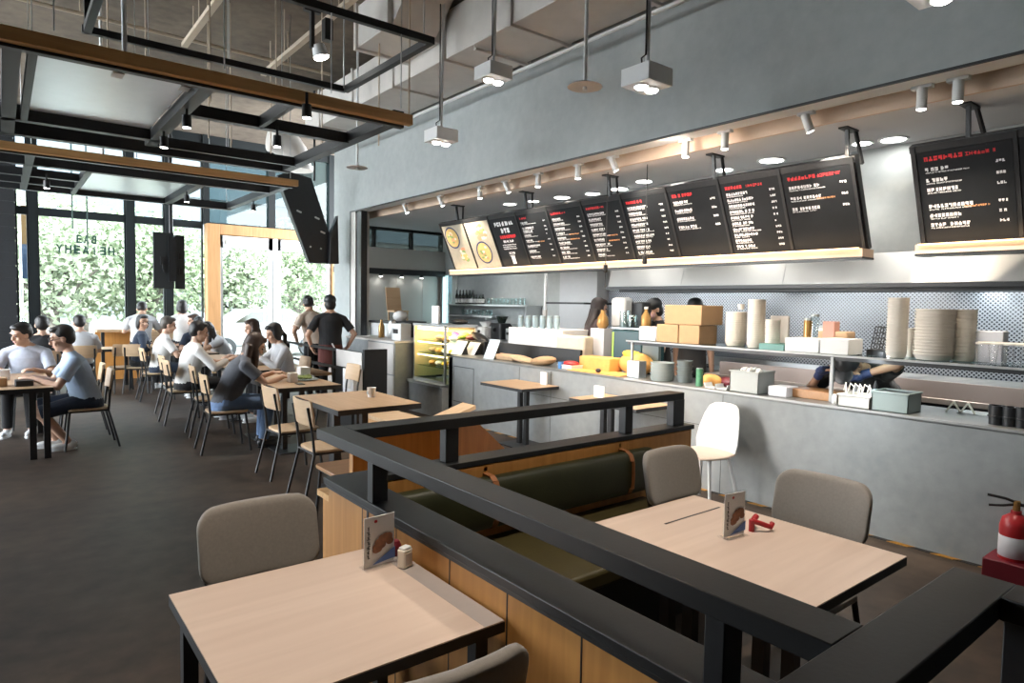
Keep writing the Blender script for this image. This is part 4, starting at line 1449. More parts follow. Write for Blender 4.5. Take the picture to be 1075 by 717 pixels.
# things in the middle of the shelf
boxF('chopping_board', 'teal green board lying flat on the pass shelf', 'board', 811, 838, 362, 5.36, .3, SH, mat('teal_board', (.06, .22, .20), .4), bev=.003)
t_ = boxF('steel_tray', 'long pale steel tray left of the middle post', 'tray', 839, 876, 356, 5.36, .26, SH, M_white)
t_ = boxF('steel_tray', 'long pale steel tray right of the middle post', 'tray', 877, 908, 356.5, 5.36, .26, SH, M_white)
boxF('upright_board', 'grey upright panel standing behind the green board', 'panel', 822, 842, 332, 5.70, .03, SH, M_duct)
for px, pt, m, lb in ((848, 334, M_gold, 'amber sauce jar behind the steel trays'), (855, 330, M_jar, 'tall clear jar behind the steel trays'), (864, 342, M_bowl, 'cream tub behind the steel trays')):
    c = atx(px, 350, 5.68)
    h_ = atx(px, pt, 5.68).z - SH
    t = thing('storage_jar', lb, 'jar', (c.x, c.y, SH))
    O('jar_body', MB().lathe((c.x, c.y, SH), [(.035, 0), (.037, .01), (.037, h_ - .03), (.032, h_ - .02)], 20), m, t)
    O('lid', MB().lathe((c.x, c.y, SH + h_ - .02), [(.036, 0), (.036, .02), (0, .022)], 20), M_gn, t)
boxF('pink_box', 'small pink box on the kraft packet', 'box', 879, 892, 338, 5.62, .1, SH + .09, mat('pink_card', (.55, .28, .22), .6))
boxF('kraft_packet', 'flat kraft packet behind the right steel tray', 'packet', 874, 906, 348.5, 5.63, .16, SH, M_kraft, bev=.012)
t = thing('wire_rack', 'black mesh rack leaning beside the slim bowl stack', 'rack', tuple(atx(920, 364, 5.62)))
a, b_ = atx(913, 362, 5.62), atx(931, 362, 5.62)
m = MB()
for k in range(7):
    y = a.y + (b_.y - a.y) * k / 6
    m.cone((5.62, y, SH), (5.72, y, SH + .24 - .02 * k * 0), .005, n=6)
for k in range(6):
    m.cone((5.62 + .02 * k, a.y, SH + .005 + .045 * k), (5.62 + .02 * k, b_.y, SH + .005 + .045 * k), .005, n=6)
O('wires', m, M_black, t)
O('tray', MB().box(5.56, 5.74, b_.y, a.y, SH, SH + .05), M_black, t)
# below the shelf, on the counter
def tubF(name, label, px0, px1, pyt, xf, depth, z0, m, fill=None, fillname=None, fm=None, cat='tub'):
    y1, y0 = atx(px0, 0, xf).y, atx(px1, 0, xf).y
    z1 = atx((px0 + px1) / 2, pyt, xf).z
    t = thing(name, label, cat, (xf + depth / 2, (y0 + y1) / 2, z0))
    w = .006
    o = MB()
    o.box(xf, xf + depth, y0, y1, z0, z0 + w).box(xf, xf + w, y0, y1, z0, z1).box(xf + depth - w, xf + depth, y0, y1, z0, z1).box(xf, xf + depth, y0, y0 + w, z0, z1).box(xf, xf + depth, y1 - w, y1, z0, z1)
    O('tub_body', o, m, t)
    rr = MB()
    e = .008
    rr.box(xf - e, xf + .004, y0 - e, y1 + e, z1 - .014, z1).box(xf + depth - .004, xf + depth + e, y0 - e, y1 + e, z1 - .014, z1).box(xf, xf + depth, y0 - e, y0 + .004, z1 - .014, z1).box(xf, xf + depth, y1 - .004, y1 + e, z1 - .014, z1)
    O('rim', rr, m, t, bev=.003)
    return t, (xf, xf + depth, y0, y1, z0, z1)


t, q = tubF('food_container', 'tall pale grey container full of white sachets under the pass shelf', 781, 812, 391, 5.22, .26, CT, mat('pale_grey_tub', (.40, .43, .42), .45))
rr = random.Random(3)
for k in range(9):
    x, y = q[0] + .04 + rr.random() * .18, q[2] + .04 + (q[3] - q[2] - .08) * k / 8
    tag(solo('sachet', MB().ell((x, y, q[5] - .005), (.035, .022, .03), 10, 6, rot('X', rr.random() * 60)), M_paper, None, None), 'white sachet heaped in the tall pale grey container', 'sachet', 'white sachets in the grey container')
t, q = tubF('utensil_tub', 'cloudy plastic tub of bent utensils in front of the cook', 899, 934, 417, 5.20, .22, CT, M_gnp)
for k in range(6):
    y = q[2] + .03 + (q[3] - q[2] - .06) * k / 5
    solo('utensil', MB().tube([(5.30, y, CT + .02), (5.30 + rr.uniform(-.03, .03), y + rr.uniform(-.03, .03), q[5] + .05), (5.33, y + .03, q[5] + .075), (5.34, y + .05, q[5] + .01)], .005, 6), M_bowl, 'bent white utensil sticking out of the cloudy tub', 'utensil', 'utensils in the cloudy tub')
t, q = tubF('food_pan', 'sage grey deep food pan right of the cloudy tub', 936, 976, 414, 5.21, .24, CT, mat('sage_pan', (.24, .29, .28), .4, .2))
O('lid', MB().rslab(q[0] + .01, q[1] - .01, q[2] + .01, q[3] - .01, q[5] - .02, q[5] - .008, .02), M_black, t)
for k, (px, lb) in enumerate(((1047, 'left'), (1061, 'middle'), (1075, 'right'))):
    c = atx(px, 430, 5.30)
    t = thing('cutlery_cup', 'black cutlery cup, the %s one of three at the right edge of the counter' % lb, 'cup', (c.x, c.y, CT), group='black cutlery cups')
    O('cup_body', MB().lathe((c.x, c.y, CT), [(.045, 0), (.052, .13), (.046, .13), (.04, .01), (0, .01)], 20), M_black, t)
    O('ribs', MB().lathe((c.x, c.y, CT + .05), [(.050, 0), (.054, .004), (.054, .01), (.050, .014)], 20), M_black, t)
for k, (px, py, lb) in enumerate(((1000, 424, 'left'), (1015, 424, 'right'))):
    c = atx(px, py, 5.62)
    c.z = CT
    solo('folded_card', MB().prism([c + V((0, -.06, 0)), c + V((0, -.01, .085)), c + V((0, 0, .085)), c + V((0, .05, 0)), c + V((0, .04, 0)), c + V((0, -.005, .075)), c + V((0, -.05, 0))], (.02, 0, 0)), M_bowl, 'folded pale stand shaped like a tent, %s of two beside the cutlery cups' % lb, 'card')
c = atx(1030, 421, 5.62)
c.z = CT
solo('paper_sheet', MB().box(c.x, c.x + .2, c.y - .25, c.y + .15, CT, CT + .008), M_card, 'white paper sheets lying beside the cutlery cups', 'paper')
# plates and crockery
stack('stoneware_plate', 'plate', 683, 710, 378, 5.33, CT, M_plate, 'sage stoneware plate in the stack beside the steel block', 'sage plates stacked on the counter', .036, hh=.045, flare=.88)
stack('stoneware_bowl', 'bowl', 711, 729, 377, 5.42, CT, mat('slate_stoneware', (.20, .24, .25), .35), 'dark stoneware bowl in the stack right of the plates', 'dark bowls stacked on the counter', .05, hh=.07, flare=.8)
boxF('steel_block', 'pale steel tray holder at the left of the plate stack', 'holder', 669, 682, 380, 5.27, .12, CT, M_alu)
boxF('till_screen', 'back of a grey till screen behind the plates', 'screen', 685, 703, 357, 5.70, .04, 1.08, mat('till_grey', (.12, .15, .16), .4))
o = bpy.context.scene.objects[-1] if False else None
solo('till_stand', MB().box(5.68, 5.76, atx(697, 0, 5.7).y, atx(691, 0, 5.7).y, CT, 1.08), M_black, 'black foot carrying the grey till screen', 'stand')
c = atx(734, 408, 5.28)
t = thing('green_tin', 'green and white tin standing right of the dark bowls', 'tin', (c.x, c.y, CT))
hh_ = atx(734, 387, 5.28).z - CT
O('tin_body', MB().cone((c.x, c.y, CT), (c.x, c.y, CT + hh_), .034, n=24), M_green, t)
O('lid', MB().cone((c.x, c.y, CT + hh_), (c.x, c.y, CT + hh_ + .006), .03, n=24), M_alu, t)
c = atx(747, 395, 5.45)
solo('snack_packet', MB().ell((c.x, c.y, CT + .05), (.05, .12, .06), 16, 10), M_orange, 'orange packet lying behind the green tin', 'packet')
c = atx(765, 398, 5.5)
solo('maroon_packet', MB().ell((c.x, c.y, CT + .045), (.06, .13, .05), 16, 10), M_maroon, 'dark red packet right of the orange packet', 'packet')
for k, px in enumerate((745, 757, 773)):
    c = atx(px, 410, 5.24)
    solo('paper_tray', MB().prism([(c.x, c.y - .05, CT), (c.x, c.y - .07, CT + .045), (c.x, c.y - .062, CT + .045), (c.x, c.y - .045, CT + .006), (c.x, c.y + .045, CT + .006), (c.x, c.y + .062, CT + .045), (c.x, c.y + .07, CT + .045), (c.x, c.y + .05, CT)], (.12, 0, 0)), M_white, '%s open white paper tray before the tall grey container' % ('left', 'middle', 'right')[k], 'tray', 'open paper trays on the counter')
boxF('paper_pile', 'pile of printed sheets left of the cloudy tub', 'paper', 823, 843, 408, 5.26, .2, CT, M_card)
c = atz(852, 412, CT)
solo('wooden_tray', MB().box(5.36, 5.62, atx(893, 0, 5.4).y, atx(846, 0, 5.4).y, CT, CT + .075), M_seatwood, 'brown wooden crate below the working hand of the cook', 'crate', bev=.006)
for px, lb in ((876, 'left'), (883, 'right')):
    c = atx(px, 415, 5.30)
    solo('salt_pot', MB().lathe((c.x, c.y, CT), [(.018, 0), (.018, .06), (.012, .075), (0, .078)], 16), M_white, '%s small white pot before the wooden crate' % lb, 'pot')
c = atx(919, 405, 5.44)
t = thing('squeeze_bottle', 'blue grey squeeze bottle standing behind the cloudy tub', 'bottle', (c.x, c.y, CT))
O('bottle_body', MB().lathe((c.x, c.y, CT), [(.028, 0), (.03, .01), (.03, .11), (.016, .14)], 18), mat('bottle_bluegrey', (.22, .30, .36), .35), t)
O('nozzle', MB().lathe((c.x, c.y, CT + .14), [(.018, 0), (.016, .02), (.004, .06), (0, .06)], 14), M_black, t)
# left part of the counter
boxF('kraft_bag', 'kraft bag at the left lying flat on the counter before the black screen', 'bag', 520, 545, 373, 5.3, .2, CT, M_kraft, bev=.02)
c = atx(545, 381, 5.3)
solo('kraft_bag', MB().ell((5.36, c.y, CT + .04), (.1, .25, .045), 18, 8, rot('X', 6)), M_kraft, 'crumpled kraft bag before the black screen', 'bag')
c = atx(568, 384, 5.3)
solo('kraft_bag', MB().ell((5.34, c.y, CT + .055), (.11, .22, .06), 14, 8, rot('X', -8)), M_box, 'puffed kraft bag left of the blue cup', 'bag')
c = atx(588.5, 390, 5.25)
solo('blue_cup', MB().lathe((c.x, c.y, CT), [(.03, 0), (.036, .08), (.032, .08), (.026, .006), (0, .006)], 20), M_blue, 'small blue cup standing on the counter edge', 'cup')
boxF('low_screen', 'long low black screen board standing on the counter', 'screen board', 526, 618, 364, 5.78, .04, CT, M_black, bev=.004)
bb = boxF('white_carton', 'large white carton carrying the row of pale blue cups', 'box', 540, 598, 345.5, 5.95, .5, CT, M_paper)
zt = bb.location.z + max(v.co.z for v in bb.data.vertices)
for k in range(6):
    c = atx(547 + k * 7.6, 330, 6.08)
    t = thing('tumbler', 'pale blue stoneware cup on the white carton, %s from the left' % ('first', 'second', 'third', 'fourth', 'fifth', 'last')[k], 'cup', (c.x, c.y, zt), group='pale blue cups on the white carton')
    h_ = atx(547 + k * 7.6, 331.5, 6.08).z - zt
    O('cup_body', MB().lathe((c.x, c.y, zt), [(.037, 0), (.041, .01), (.042, h_ * .7), (.039, h_), (.035, h_), (.035, .02), (0, .02)], 22), M_cup, t)
    O('rim_band', MB().lathe((c.x, c.y, zt + h_ - .03), [(.0408, 0), (.0418, .008), (.0408, .016)], 22), M_plate, t)
boxF('white_bag', 'white and orange bag standing upright right of the black screen board', 'bag', 591, 622, 353, 5.86, .18, CT, mat('cream_bag', (.72, .62, .48), .7, var=.15), bev=.03)
t, q = tubF('white_tub', 'white tub with a red lid on the counter edge', 594, 609, 384, 5.24, .2, CT, M_white)
O('red_lid', MB().ell((5.34, (q[2] + q[3]) / 2, q[5] + .01), (.09, .12, .035), 18, 8), M_red, t)
boxF('orange_carton', 'orange lit open carton right of the red lidded tub', 'box', 617, 650, 376, 5.42, .22, CT, M_orange, bev=.012)
c = atx(640, 393, 5.3)
solo('orange_paper', MB().box(5.2, 5.5, atx(668, 0, 5.3).y, atx(611, 0, 5.3).y, CT, CT + .01), M_orange, 'orange sheet spread on the counter below the open carton', 'paper')
c = atx(628, 391, 5.24)
solo('dark_clip', MB().ell((c.x, c.y, CT + .035), (.02, .04, .025), 12, 8), M_black, 'small dark clip lying on the orange sheet', 'clip')
c = atx(668, 378, 5.62)
t = thing('yellow_bag', 'yellow and orange bag slumped behind the steel block', 'bag', (c.x, c.y, CT))
O('bag_body', MB().ell((c.x, c.y, CT + .11), (.12, .24, .13), 18, 10), M_orange, t)
O('bag_top', MB().ell((c.x, c.y + .03, CT + .2), (.09, .17, .05), 18, 8, rot('X', 10)), M_yellow, t)
for k, (a, b_, pt, x, lb) in enumerate(((470, 489, 358, 5.30, 'slanted white menu card nearest the pastry case'), (492, 503, 360, 5.45, 'small white card in a black frame on the counter'), (513, 524, 357, 5.26, 'tall pale blue menu card on the counter edge'))):
    y1, y0 = atx(a, 0, x).y, atx(b_, 0, x).y
    z1 = atx((a + b_) / 2, pt, x).z
    t = thing('menu_card', lb, 'card', (x, (y0 + y1) / 2, CT))
    O('card_sheet', MB().prism([(x, y0, CT), (x, y1, CT), (x + .10, y1 - .02, z1), (x + .10, y0 - .02, z1)], (.008, 0, 0)), (M_paper, M_white, mat('pale_blue_card', (.52, .62, .68), .5))[k], t)
    O('stand', MB().prism([(x + .02, y0 + .02, CT), (x + .14, y0 + .02, CT), (x + .10, y0 + .02, z1 - .03)], (0, y1 - y0 - .06, 0)), M_black, t)
c0 = atx(490, 350, 5.62)
boxF('card_rack', 'black rack under the colourful packets at the counter end', 'rack', 468, 514, 357, 5.60, .18, CT, M_black)
for k, (px, m, lb) in enumerate(((474, M_yellow, 'yellow'), (482, M_purple, 'purple'), (488, M_lime, 'lime green'), (497, M_maroon, 'dark red'), (504, M_black, 'large black'))):
    c = atx(px, 350, 5.68)
    zr = atx(491, 357, 5.6).z
    solo('packet', MB().ell((c.x, c.y, zr + .045), (.1, .16 if k < 4 else .22, .05), 14, 8, rot('X', 20 * math.sin(k * 2))), m, '%s packet in the pile at the counter end' % lb, 'packet', 'colourful packets at the counter end')
# pastry case and left counter end
t = thing('pastry_case', 'lit glass pastry case with warm shelves at the end of the counter', 'display case', (5.4, 8.55, 0))
py0, py1 = 8.08, 8.98
O('plinth', MB().box(5.05, 5.9, 8.02, 9.02, 0, .46), M_conc2, t, bev=.004)
O('ledge', MB().box(5.02, 5.9, 8.02, 9.02, .46, .50), M_alu, t)
f = MB()
for y in (py0, py1):
    f.box(5.12, 5.15, y - .015, y + .015, .50, 1.36)
    f.box(5.66, 5.70, y - .015, y + .015, .50, 1.36)
f.box(5.11, 5.70, py0 - .015, py1 + .015, 1.34, 1.38).box(5.11, 5.15, py0, py1, .50, .54)
O('frame', f, M_alu, t)
O('glass_front', MB().box(5.128, 5.134, py0, py1, .54, 1.34), M_pane, t)
O('back_panel', MB().box(5.66, 5.68, py0, py1, .54, 1.34), mat('case_back', (.72, .58, .36), .5), t)
O('lit_side', MB().box(5.13, 5.66, py1 - .02, py1 - .01, .54, 1.34), mat('case_side', (.75, .60, .36), .5), t)
for z in (.72, .92, 1.12):
    O('case_shelf', MB().box(5.18, 5.66, py0 + .02, py1 - .03, z, z + .01), M_shelfg, t)
    O('case_light', MB().box(5.17, 5.19, py0 + .03, py1 - .04, z + .165, z + .18), M_caseglow, t)
O('case_light', MB().box(5.17, 5.20, py0 + .03, py1 - .04, 1.32, 1.335), M_caseglow, t)
n_ = 0
for z, kk in ((.73, 4), (.93, 4), (1.13, 3)):
    for k in range(kk):
        y = py0 + .14 + k * .19
        solo('pastry', MB().ell((5.36, y, z + .04), (.075, .06, .04), 12, 8), (M_kraft, M_yellow, M_bowl, M_orange)[(k + n_) % 4], ('pastry on the bottom shelf of the lit case', 'pastry on the middle shelf of the lit case', 'pastry on the top shelf of the lit case')[n_], 'pastry', ('pastries on the bottom shelf', 'pastries on the middle shelf', 'pastries on the top shelf')[n_])
    n_ += 1
solo('card_stand', MB().box(5.3, 5.33, 8.55, 8.75, 1.381, 1.66), M_paper, 'white upright card on top of the pastry case', 'card', bev=.003)
solo('dark_tray', MB().ell((5.5, 8.28, 1.42), (.16, .12, .04), 16, 8), M_black, 'black folded cloth on top of the pastry case', 'cloth')
t = thing('side_cabinet', 'grey low cabinet with two drawers left of the pastry case', 'cabinet', (5.2, 9.8, 0))
O('body', MB().box(4.84, 5.6, 9.08, 10.9, 0, 1.06), M_conc2, t, bev=.004)
O('drawer', MB().box(4.825, 4.845, 9.1, 10.0, .56, 1.04), M_duct, t, bev=.003)
O('drawer', MB().box(4.825, 4.845, 9.1, 10.0, .06, .54), M_duct, t, bev=.003)
O('top', MB().box(4.82, 5.62, 9.06, 10.92, 1.06, 1.09), M_duct, t)
t = thing('back_cabinet', 'pale raised cabinet standing by the steel jamb', 'cabinet', (5.6, 11.1, 0))
O('body', MB().box(5.45, 6.1, 10.3, 11.2, 0, 1.32), M_white, t, bev=.004)
O('top', MB().box(5.43, 6.12, 10.28, 11.22, 1.32, 1.36), M_black, t)
c = V((5.2, 9.35, 1.09))
t = thing('napkin_dispenser', 'white napkin dispenser on the grey cabinet', 'dispenser', tuple(c))
O('dispenser_body', MB().rslab(5.0, 5.2, 9.2, 9.52, 1.09, 1.36, .02), M_white, t, bev=.006)
O('label_plate', MB().box(4.994, 5.0, 9.28, 9.44, 1.2, 1.27), M_black, t)
solo('water_jug', MB().lathe((5.2, 9.85, 1.09), [(.08, 0), (.09, .02), (.08, .22), (.05, .30), (.045, .30), (.0, .29)], 20), M_alu, 'round steel jug on the grey cabinet', 'jug')
solo('syrup_bottle', MB().lathe((5.15, 10.15, 1.09), [(.05, 0), (.055, .02), (.05, .2), (.02, .27), (.02, .31), (0, .31)], 18), M_gold, 'amber bottle on the grey cabinet', 'bottle')
t = thing('wall_shelf_chair', 'small pale wooden chair standing on the raised cabinet', 'chair', (5.85, 10.9, 1.36))
O('seat', MB().box(5.7, 6.0, 10.72, 11.0, 1.52, 1.55), M_chair, t)
O('backrest', MB().prism([(5.7, 11.0, 1.55), (6.0, 11.0, 1.55), (6.0, 11.08, 1.98), (5.7, 11.08, 1.98)], (0, .02, 0)), M_chair, t)
for x, y in ((5.72, 10.74), (5.98, 10.74), (5.72, 10.98), (5.98, 10.98)):
    O('leg', MB().box(x - .012, x + .012, y - .012, y + .012, 1.36, 1.52), M_chair, t)
solo('white_cloth', MB().ell((5.7, 10.5, 1.45), (.13, .14, .10), 14, 8), M_paper, 'crumpled white cloth on the raised cabinet', 'cloth')
boxF('dark_case', 'long black case lying on the grey cabinet end', 'case', 413, 432, 338, 5.5, .2, 1.10, M_black)
# drinks wall
t = thing('wall_shelf', 'upper steel wall shelf with bottles and glasses at the far kitchen wall', 'shelf', (7.8, 10.4, 1.65))
O('board', MB().box(7.62, 8.0, 9.2, 11.9, 1.66, 1.69), M_alu, t)
for y in (9.25, 11.85):
    O('side_plate', MB().box(7.62, 8.0, y - .01, y + .01, 1.2, 1.69), M_alu, t)
t = thing('wall_shelf', 'lower steel wall shelf with tumblers at the far kitchen wall', 'shelf', (7.8, 10.9, 1.42))
O('board', MB().box(7.62, 8.0, 10.3, 11.9, 1.43, 1.46), M_alu, t)
O('bracket', MB().box(7.7, 8.0, 10.6, 10.62, 1.38, 1.43).box(7.7, 8.0, 11.5, 11.52, 1.38, 1.43), M_alu, t)
for k in range(9):
    y = 11.75 - k * .12
    z = 1.69
    tall = k < 6
    t = thing('wine_bottle', 'dark bottle on the upper wall shelf, %s from the left' % ('first', 'second', 'third', 'fourth', 'fifth', 'sixth', 'seventh', 'eighth', 'last')[k], 'bottle', (7.75, y, z), group='dark bottles on the upper wall shelf')
    h_ = .30 if tall else .2
    O('bottle_body', MB().lathe((7.75, y, z), [(.036, 0), (.038, .01), (.038, h_ * .58), (.015, h_ * .75), (.014, h_), (0, h_)], 16), M_bottle, t)
    O('label_band', MB().lathe((7.75, y, z + .03), [(.0385, 0), (.039, .002), (.039, .08), (.0385, .082)], 16), M_paper, t)
for k in range(10):
    y = 10.6 - k * .125
    solo('glass_tumbler', MB().lathe((7.75, y, 1.69), [(.032, 0), (.042, .13), (.038, .13), (.028, .01), (0, .01)], 16), M_jar, 'clear glass in the row on the upper wall shelf', 'glass', 'glasses on the upper wall shelf')
for k in range(8):
    y = 11.5 - k * .14
    solo('glass_tumbler', MB().lathe((7.75, y, 1.46), [(.035, 0), (.045, .12), (.04, .12), (.03, .01), (0, .01)], 16), M_jar, 'clear glass in the row on the lower wall shelf', 'glass', 'glasses on the lower wall shelf')
t = thing('back_counter', 'dark back counter below the wall shelves', 'counter', (7.3, 9.8, 0))
O('body', MB().box(6.95, 7.6, 7.3, 12.2, 0, 1.02), M_blueblack, t)
O('worktop', MB().box(6.92, 7.62, 7.28, 12.22, 1.02, 1.06), M_alu, t)
for px, lb, m, h_ in ((527, 'dark coffee grinder on the back counter', M_black, .42), (543, 'squat steel coffee maker on the back counter', M_gn, .3), (510, 'white water boiler on the back counter', M_white, .3)):
    c = atx(px, 330, 7.2)
    t = thing('counter_appliance', lb, 'appliance', (7.2, c.y, 1.06))
    O('body', MB().rslab(7.05, 7.35, c.y - .16, c.y + .16, 1.06, 1.06 + h_ * .7, .04), m, t, bev=.01)
    O('hopper', MB().lathe((7.2, c.y, 1.06 + h_ * .7), [(.06, 0), (.12, h_ * .3), (.0, h_ * .32)], 18), M_bottle if m is M_black else m, t)
    O('spout', MB().box(6.98, 7.05, c.y - .03, c.y + .03, 1.06 + h_ * .35, 1.06 + h_ * .5), M_black, t)
c = atx(569, 300, 6.9)
t = thing('service_pole', 'white vertical pole with a grip rising from the back counter', 'pole', (6.9, c.y, 1.06))
O('pole', MB().cone((6.98, c.y, 1.06), (6.98, c.y, 3.3), .028), M_white, t)
O('grip', MB().cone((6.98, c.y, 1.3), (6.98, c.y, 1.62), .04), M_duct, t)
O('rail', MB().box(7.0, 7.98, c.y - .9, c.y - .86, 1.72, 1.75).box(6.97, 7.0, c.y - .9, c.y, 1.72, 1.75), M_black, t)
# coffee machine island
t = thing('coffee_machine', 'dark teal coffee machine in the middle of the kitchen', 'coffee machine', tuple(atx(665, 372, 6.1).xy) + (.93,))
a, b_ = atx(651, 0, 6.1).y, atx(684, 0, 6.1).y
mt = mat('teal_enamel', (.02, .055, .065), .25)
O('body', MB().box(6.1, 6.55, b_, a, .935, atx(665, 347, 6.1).z), mt, t, bev=.02)
O('side_trim', MB().box(6.095, 6.11, a - .05, a - .02, .95, atx(665, 348, 6.1).z - .02), M_lime, t)
O('cup_rail', MB().box(6.1, 6.12, b_, a, atx(665, 346, 6.1).z, atx(665, 344.5, 6.1).z), M_alu, t)
zc = atx(665, 347, 6.1).z
for px, pt, lb, m in ((656, 326, 'tall clear jar left on the coffee machine', M_jar), (664, 331, 'clear jar with white paper on the coffee machine', M_jar), (678, 322, 'amber syrup jug on the coffee machine', M_gold)):
    c = atx(px, 340, 6.3)
    h_ = atx(px, pt, 6.3).z - zc
    t = thing('glass_jar', lb, 'jar', (c.x, c.y, zc))
    w_ = .07 if m is M_jar else .06
    O('jar_body', MB().lathe((c.x, c.y, zc), [(w_ * .8, 0), (w_, .02), (w_, h_ * .6), (w_ * .35, h_ * .8), (w_ * .4, h_ * .9)] if m is M_gold else [(w_, 0), (w_, h_), (w_ * .92, h_), (w_ * .92, .01), (0, .01)], 20), m, t)
    O('lid', MB().lathe((c.x, c.y, zc + h_ * .9), [(w_ * .4, 0), (w_ * .4, h_ * .1), (0, h_ * .1)], 16), M_white if m is M_gold else M_alu, t)
c = atx(633, 330, 6.2)
t = thing('syrup_jug', 'amber syrup jug below the left hanging cord', 'jug', (c.x, c.y, CT))
zz = atx(633, 340, 6.2).z
O('jug_body', MB().lathe((c.x, c.y, zz - .06), [(.05, 0), (.08, .05), (.07, .14), (.03, .2), (.03, .24), (0, .24)], 18), M_gold, t)
O('stand', MB().box(c.x - .1, c.x + .1, c.y - .12, c.y + .12, CT - .015, zz - .06), M_card, t)
c = atx(572, 330, 6.4)
boxF('plastic_bag', 'clear plastic bag of supplies under the left end of the hood', 'bag', 649, 664, 312, 6.35, .2, zc, mat('cloudy_plastic', (.55, .58, .60), .3, var=.2), bev=.05)
boxF('supply_bin', 'dark bin of wrapped supplies beside the plastic bag', 'bin', 664, 684, 317, 6.5, .2, zc, M_black, bev=.02)
# small table things
def card_holder(c, rz, label):
    t = thing('menu_holder', label, 'menu holder', tuple(c), rz, 'acrylic menu holders', local=True)
    O('card', MB().box(-.062, .062, -.002, .002, .004, .185), M_paper, t, bev=.002)
    O('acrylic_stand', MB().box(-.065, .065, -.006, -.003, 0, .19).box(-.065, .065, .003, .006, 0, .19).box(-.065, .065, -.03, .03, 0, .004), M_acryl, t)
    f = -.0065
    pr = MB()
    for q in range(11):
        a_ = q * .57
        pr.ell((.012 + .028 * math.cos(a_), f, .085 + .022 * math.sin(a_ * 1.3)), (.016, .0008, .013), 10, 6)
    O('printed_dish', pr, mat('print_brown', (.30, .13, .07), .6, var=.5, scale=60), t)
    O('printed_wedge', MB().prism([(-.03, f, .012), (.062, f, .02), (.062, f, .06), (.03, f, .045)], (0, -.0006, 0)), mat('print_blue', (.10, .18, .45), .6), t)
    O('printed_mark', MB().ell((-.018, f, .168), (.007, .0008, .006), 10, 6), M_red, t)
    k_ = MB()
    R = random.Random(5)
    for q in range(7):
        z = .15 - q * .017
        for w in range(3):
            k_.box(-.054 + R.random() * .006, -.04 - R.random() * .005, f - .0006, f, z - w * .005, z - w * .005 + .0028)
        k_.box(-.049, -.046, f - .0006, f, z - .011, z + .002)
    O('printed_characters', k_, M_black, t, smooth=0)
    return t


c1, c2 = atz(385, 597.5, .751), atz(410.5, 590, .751)
m_ = (c1 + c2) / 2
card_holder((m_.x, m_.y, .7505), math.atan2(c2.y - c1.y, c2.x - c1.x), 'upright acrylic menu holder with a food picture on the nearest table')
c1, c2 = atz(758, 566, .751), atz(782, 560, .751)
m_ = (c1 + c2) / 2
card_holder((m_.x, m_.y, .7505), math.atan2(c2.y - c1.y, c2.x - c1.x), 'upright acrylic menu holder with a food picture on the booth table')
c = atz(425, 595, .75)
t = thing('sauce_tin', 'small white tin with an embossed label beside the menu holder', 'tin', (c.x, c.y, .751), math.radians(20), local=True)
O('tin_body', MB().rslab(-.024, .024, -.018, .018, 0, .066, .008), M_bowl, t, bev=.004)
O('tin_label', MB().box(-.016, .016, -.0195, -.018, .012, .054), M_duct, t)
O('lid', MB().rslab(-.02, .02, -.015, .015, .066, .074, .006), M_white, t, bev=.003)
for px, py, r, lb in ((415, 582, .026, 'dark red round pot between the menu holder and the white tin'), (435, 588, .018, 'small dark red pot behind the white tin')):
    q = atz(px, py, .751)
    solo('sauce_pot', MB().lathe((min(q.x, 1.145), q.y, .751), [(r * .8, 0), (r, .012), (r, .04), (r * .7, .055), (0, .058)], 20), M_maroon, lb, 'pot')
c = atz(793, 556, .75)
t = thing('red_toggle', 'small red bent toggle clip lying beside the booth menu holder', 'toggle', (c.x, c.y, .751))
O('arm', MB().tube([c + V((-.03, .0, .045)), c + V((.01, -.03, .03)), c + V((.035, -.05, .018)), c + V((.055, -.045, .03))], .011, 10), M_red, t)
O('foot', MB().tube([c + V((-.03, 0, .03)), c + V((.0, .012, .035)), c + V((.03, .015, .05))], .012, 10), M_red, t)
O('pin', MB().cone(c + V((-.03, 0, 0)), c + V((-.03, 0, .05)), .012), M_red, t)
c = atz(390, 417, .75)
t = thing('paper_cup', 'single white paper cup with a dark print on the cup table', 'cup', (c.x, c.y, .751))
O('cup_body', MB().lathe((c.x, c.y, .751), [(.036, 0), (.044, .095), (.046, .097), (.04, .093), (.033, .008), (0, .008)], 22), M_paper, t)
O('print', MB().box(c.x - .047, c.x - .044, c.y - .02, c.y + .01, .785, .815), M_gn, t)
c = atx(571, 400, 5.08)
solo('table_card', MB().box(c.x - .01, c.x + .01, c.y - .055, c.y + .055, .751, .90), M_paper, 'white card standing on the small twin post table', 'card')
c = atz(682, 408, .75)
solo('blue_napkin', MB().ell((4.9, 4.3, .765), (.1, .16, .015), 18, 6), M_lblue, 'pale blue folded napkins on the half hidden table', 'napkin')
solo('table_card', MB().box(4.86, 4.88, 4.62, 4.75, .751, .87), M_paper, 'white card standing on the half hidden table', 'card')
for px, py, lb, sz in ((322, 393, 'white tissue pack on the salad table', (.10, .14, .14)), (310, 397, 'smaller white carton on the salad table', (.08, .09, .11))):
    c = atz(px, py + 4, .75)
    solo('tissue_box', MB().box(c.x - sz[0], c.x + sz[0] * .2, c.y - sz[1] / 2, c.y + sz[1] / 2, .751, .751 + sz[2]), M_paper, lb, 'box', bev=.006)
c = atz(329, 402, .75)
t = thing('salad_plate', 'plate of green salad on the table of the woman in charcoal', 'plate', (2.85, 7.6, .751))
O('plate', MB().lathe((2.85, 7.6, .751), [(.08, 0), (.16, .015), (.15, .018), (0, .008)], 24), M_plate, t)
s = MB()
rr = random.Random(8)
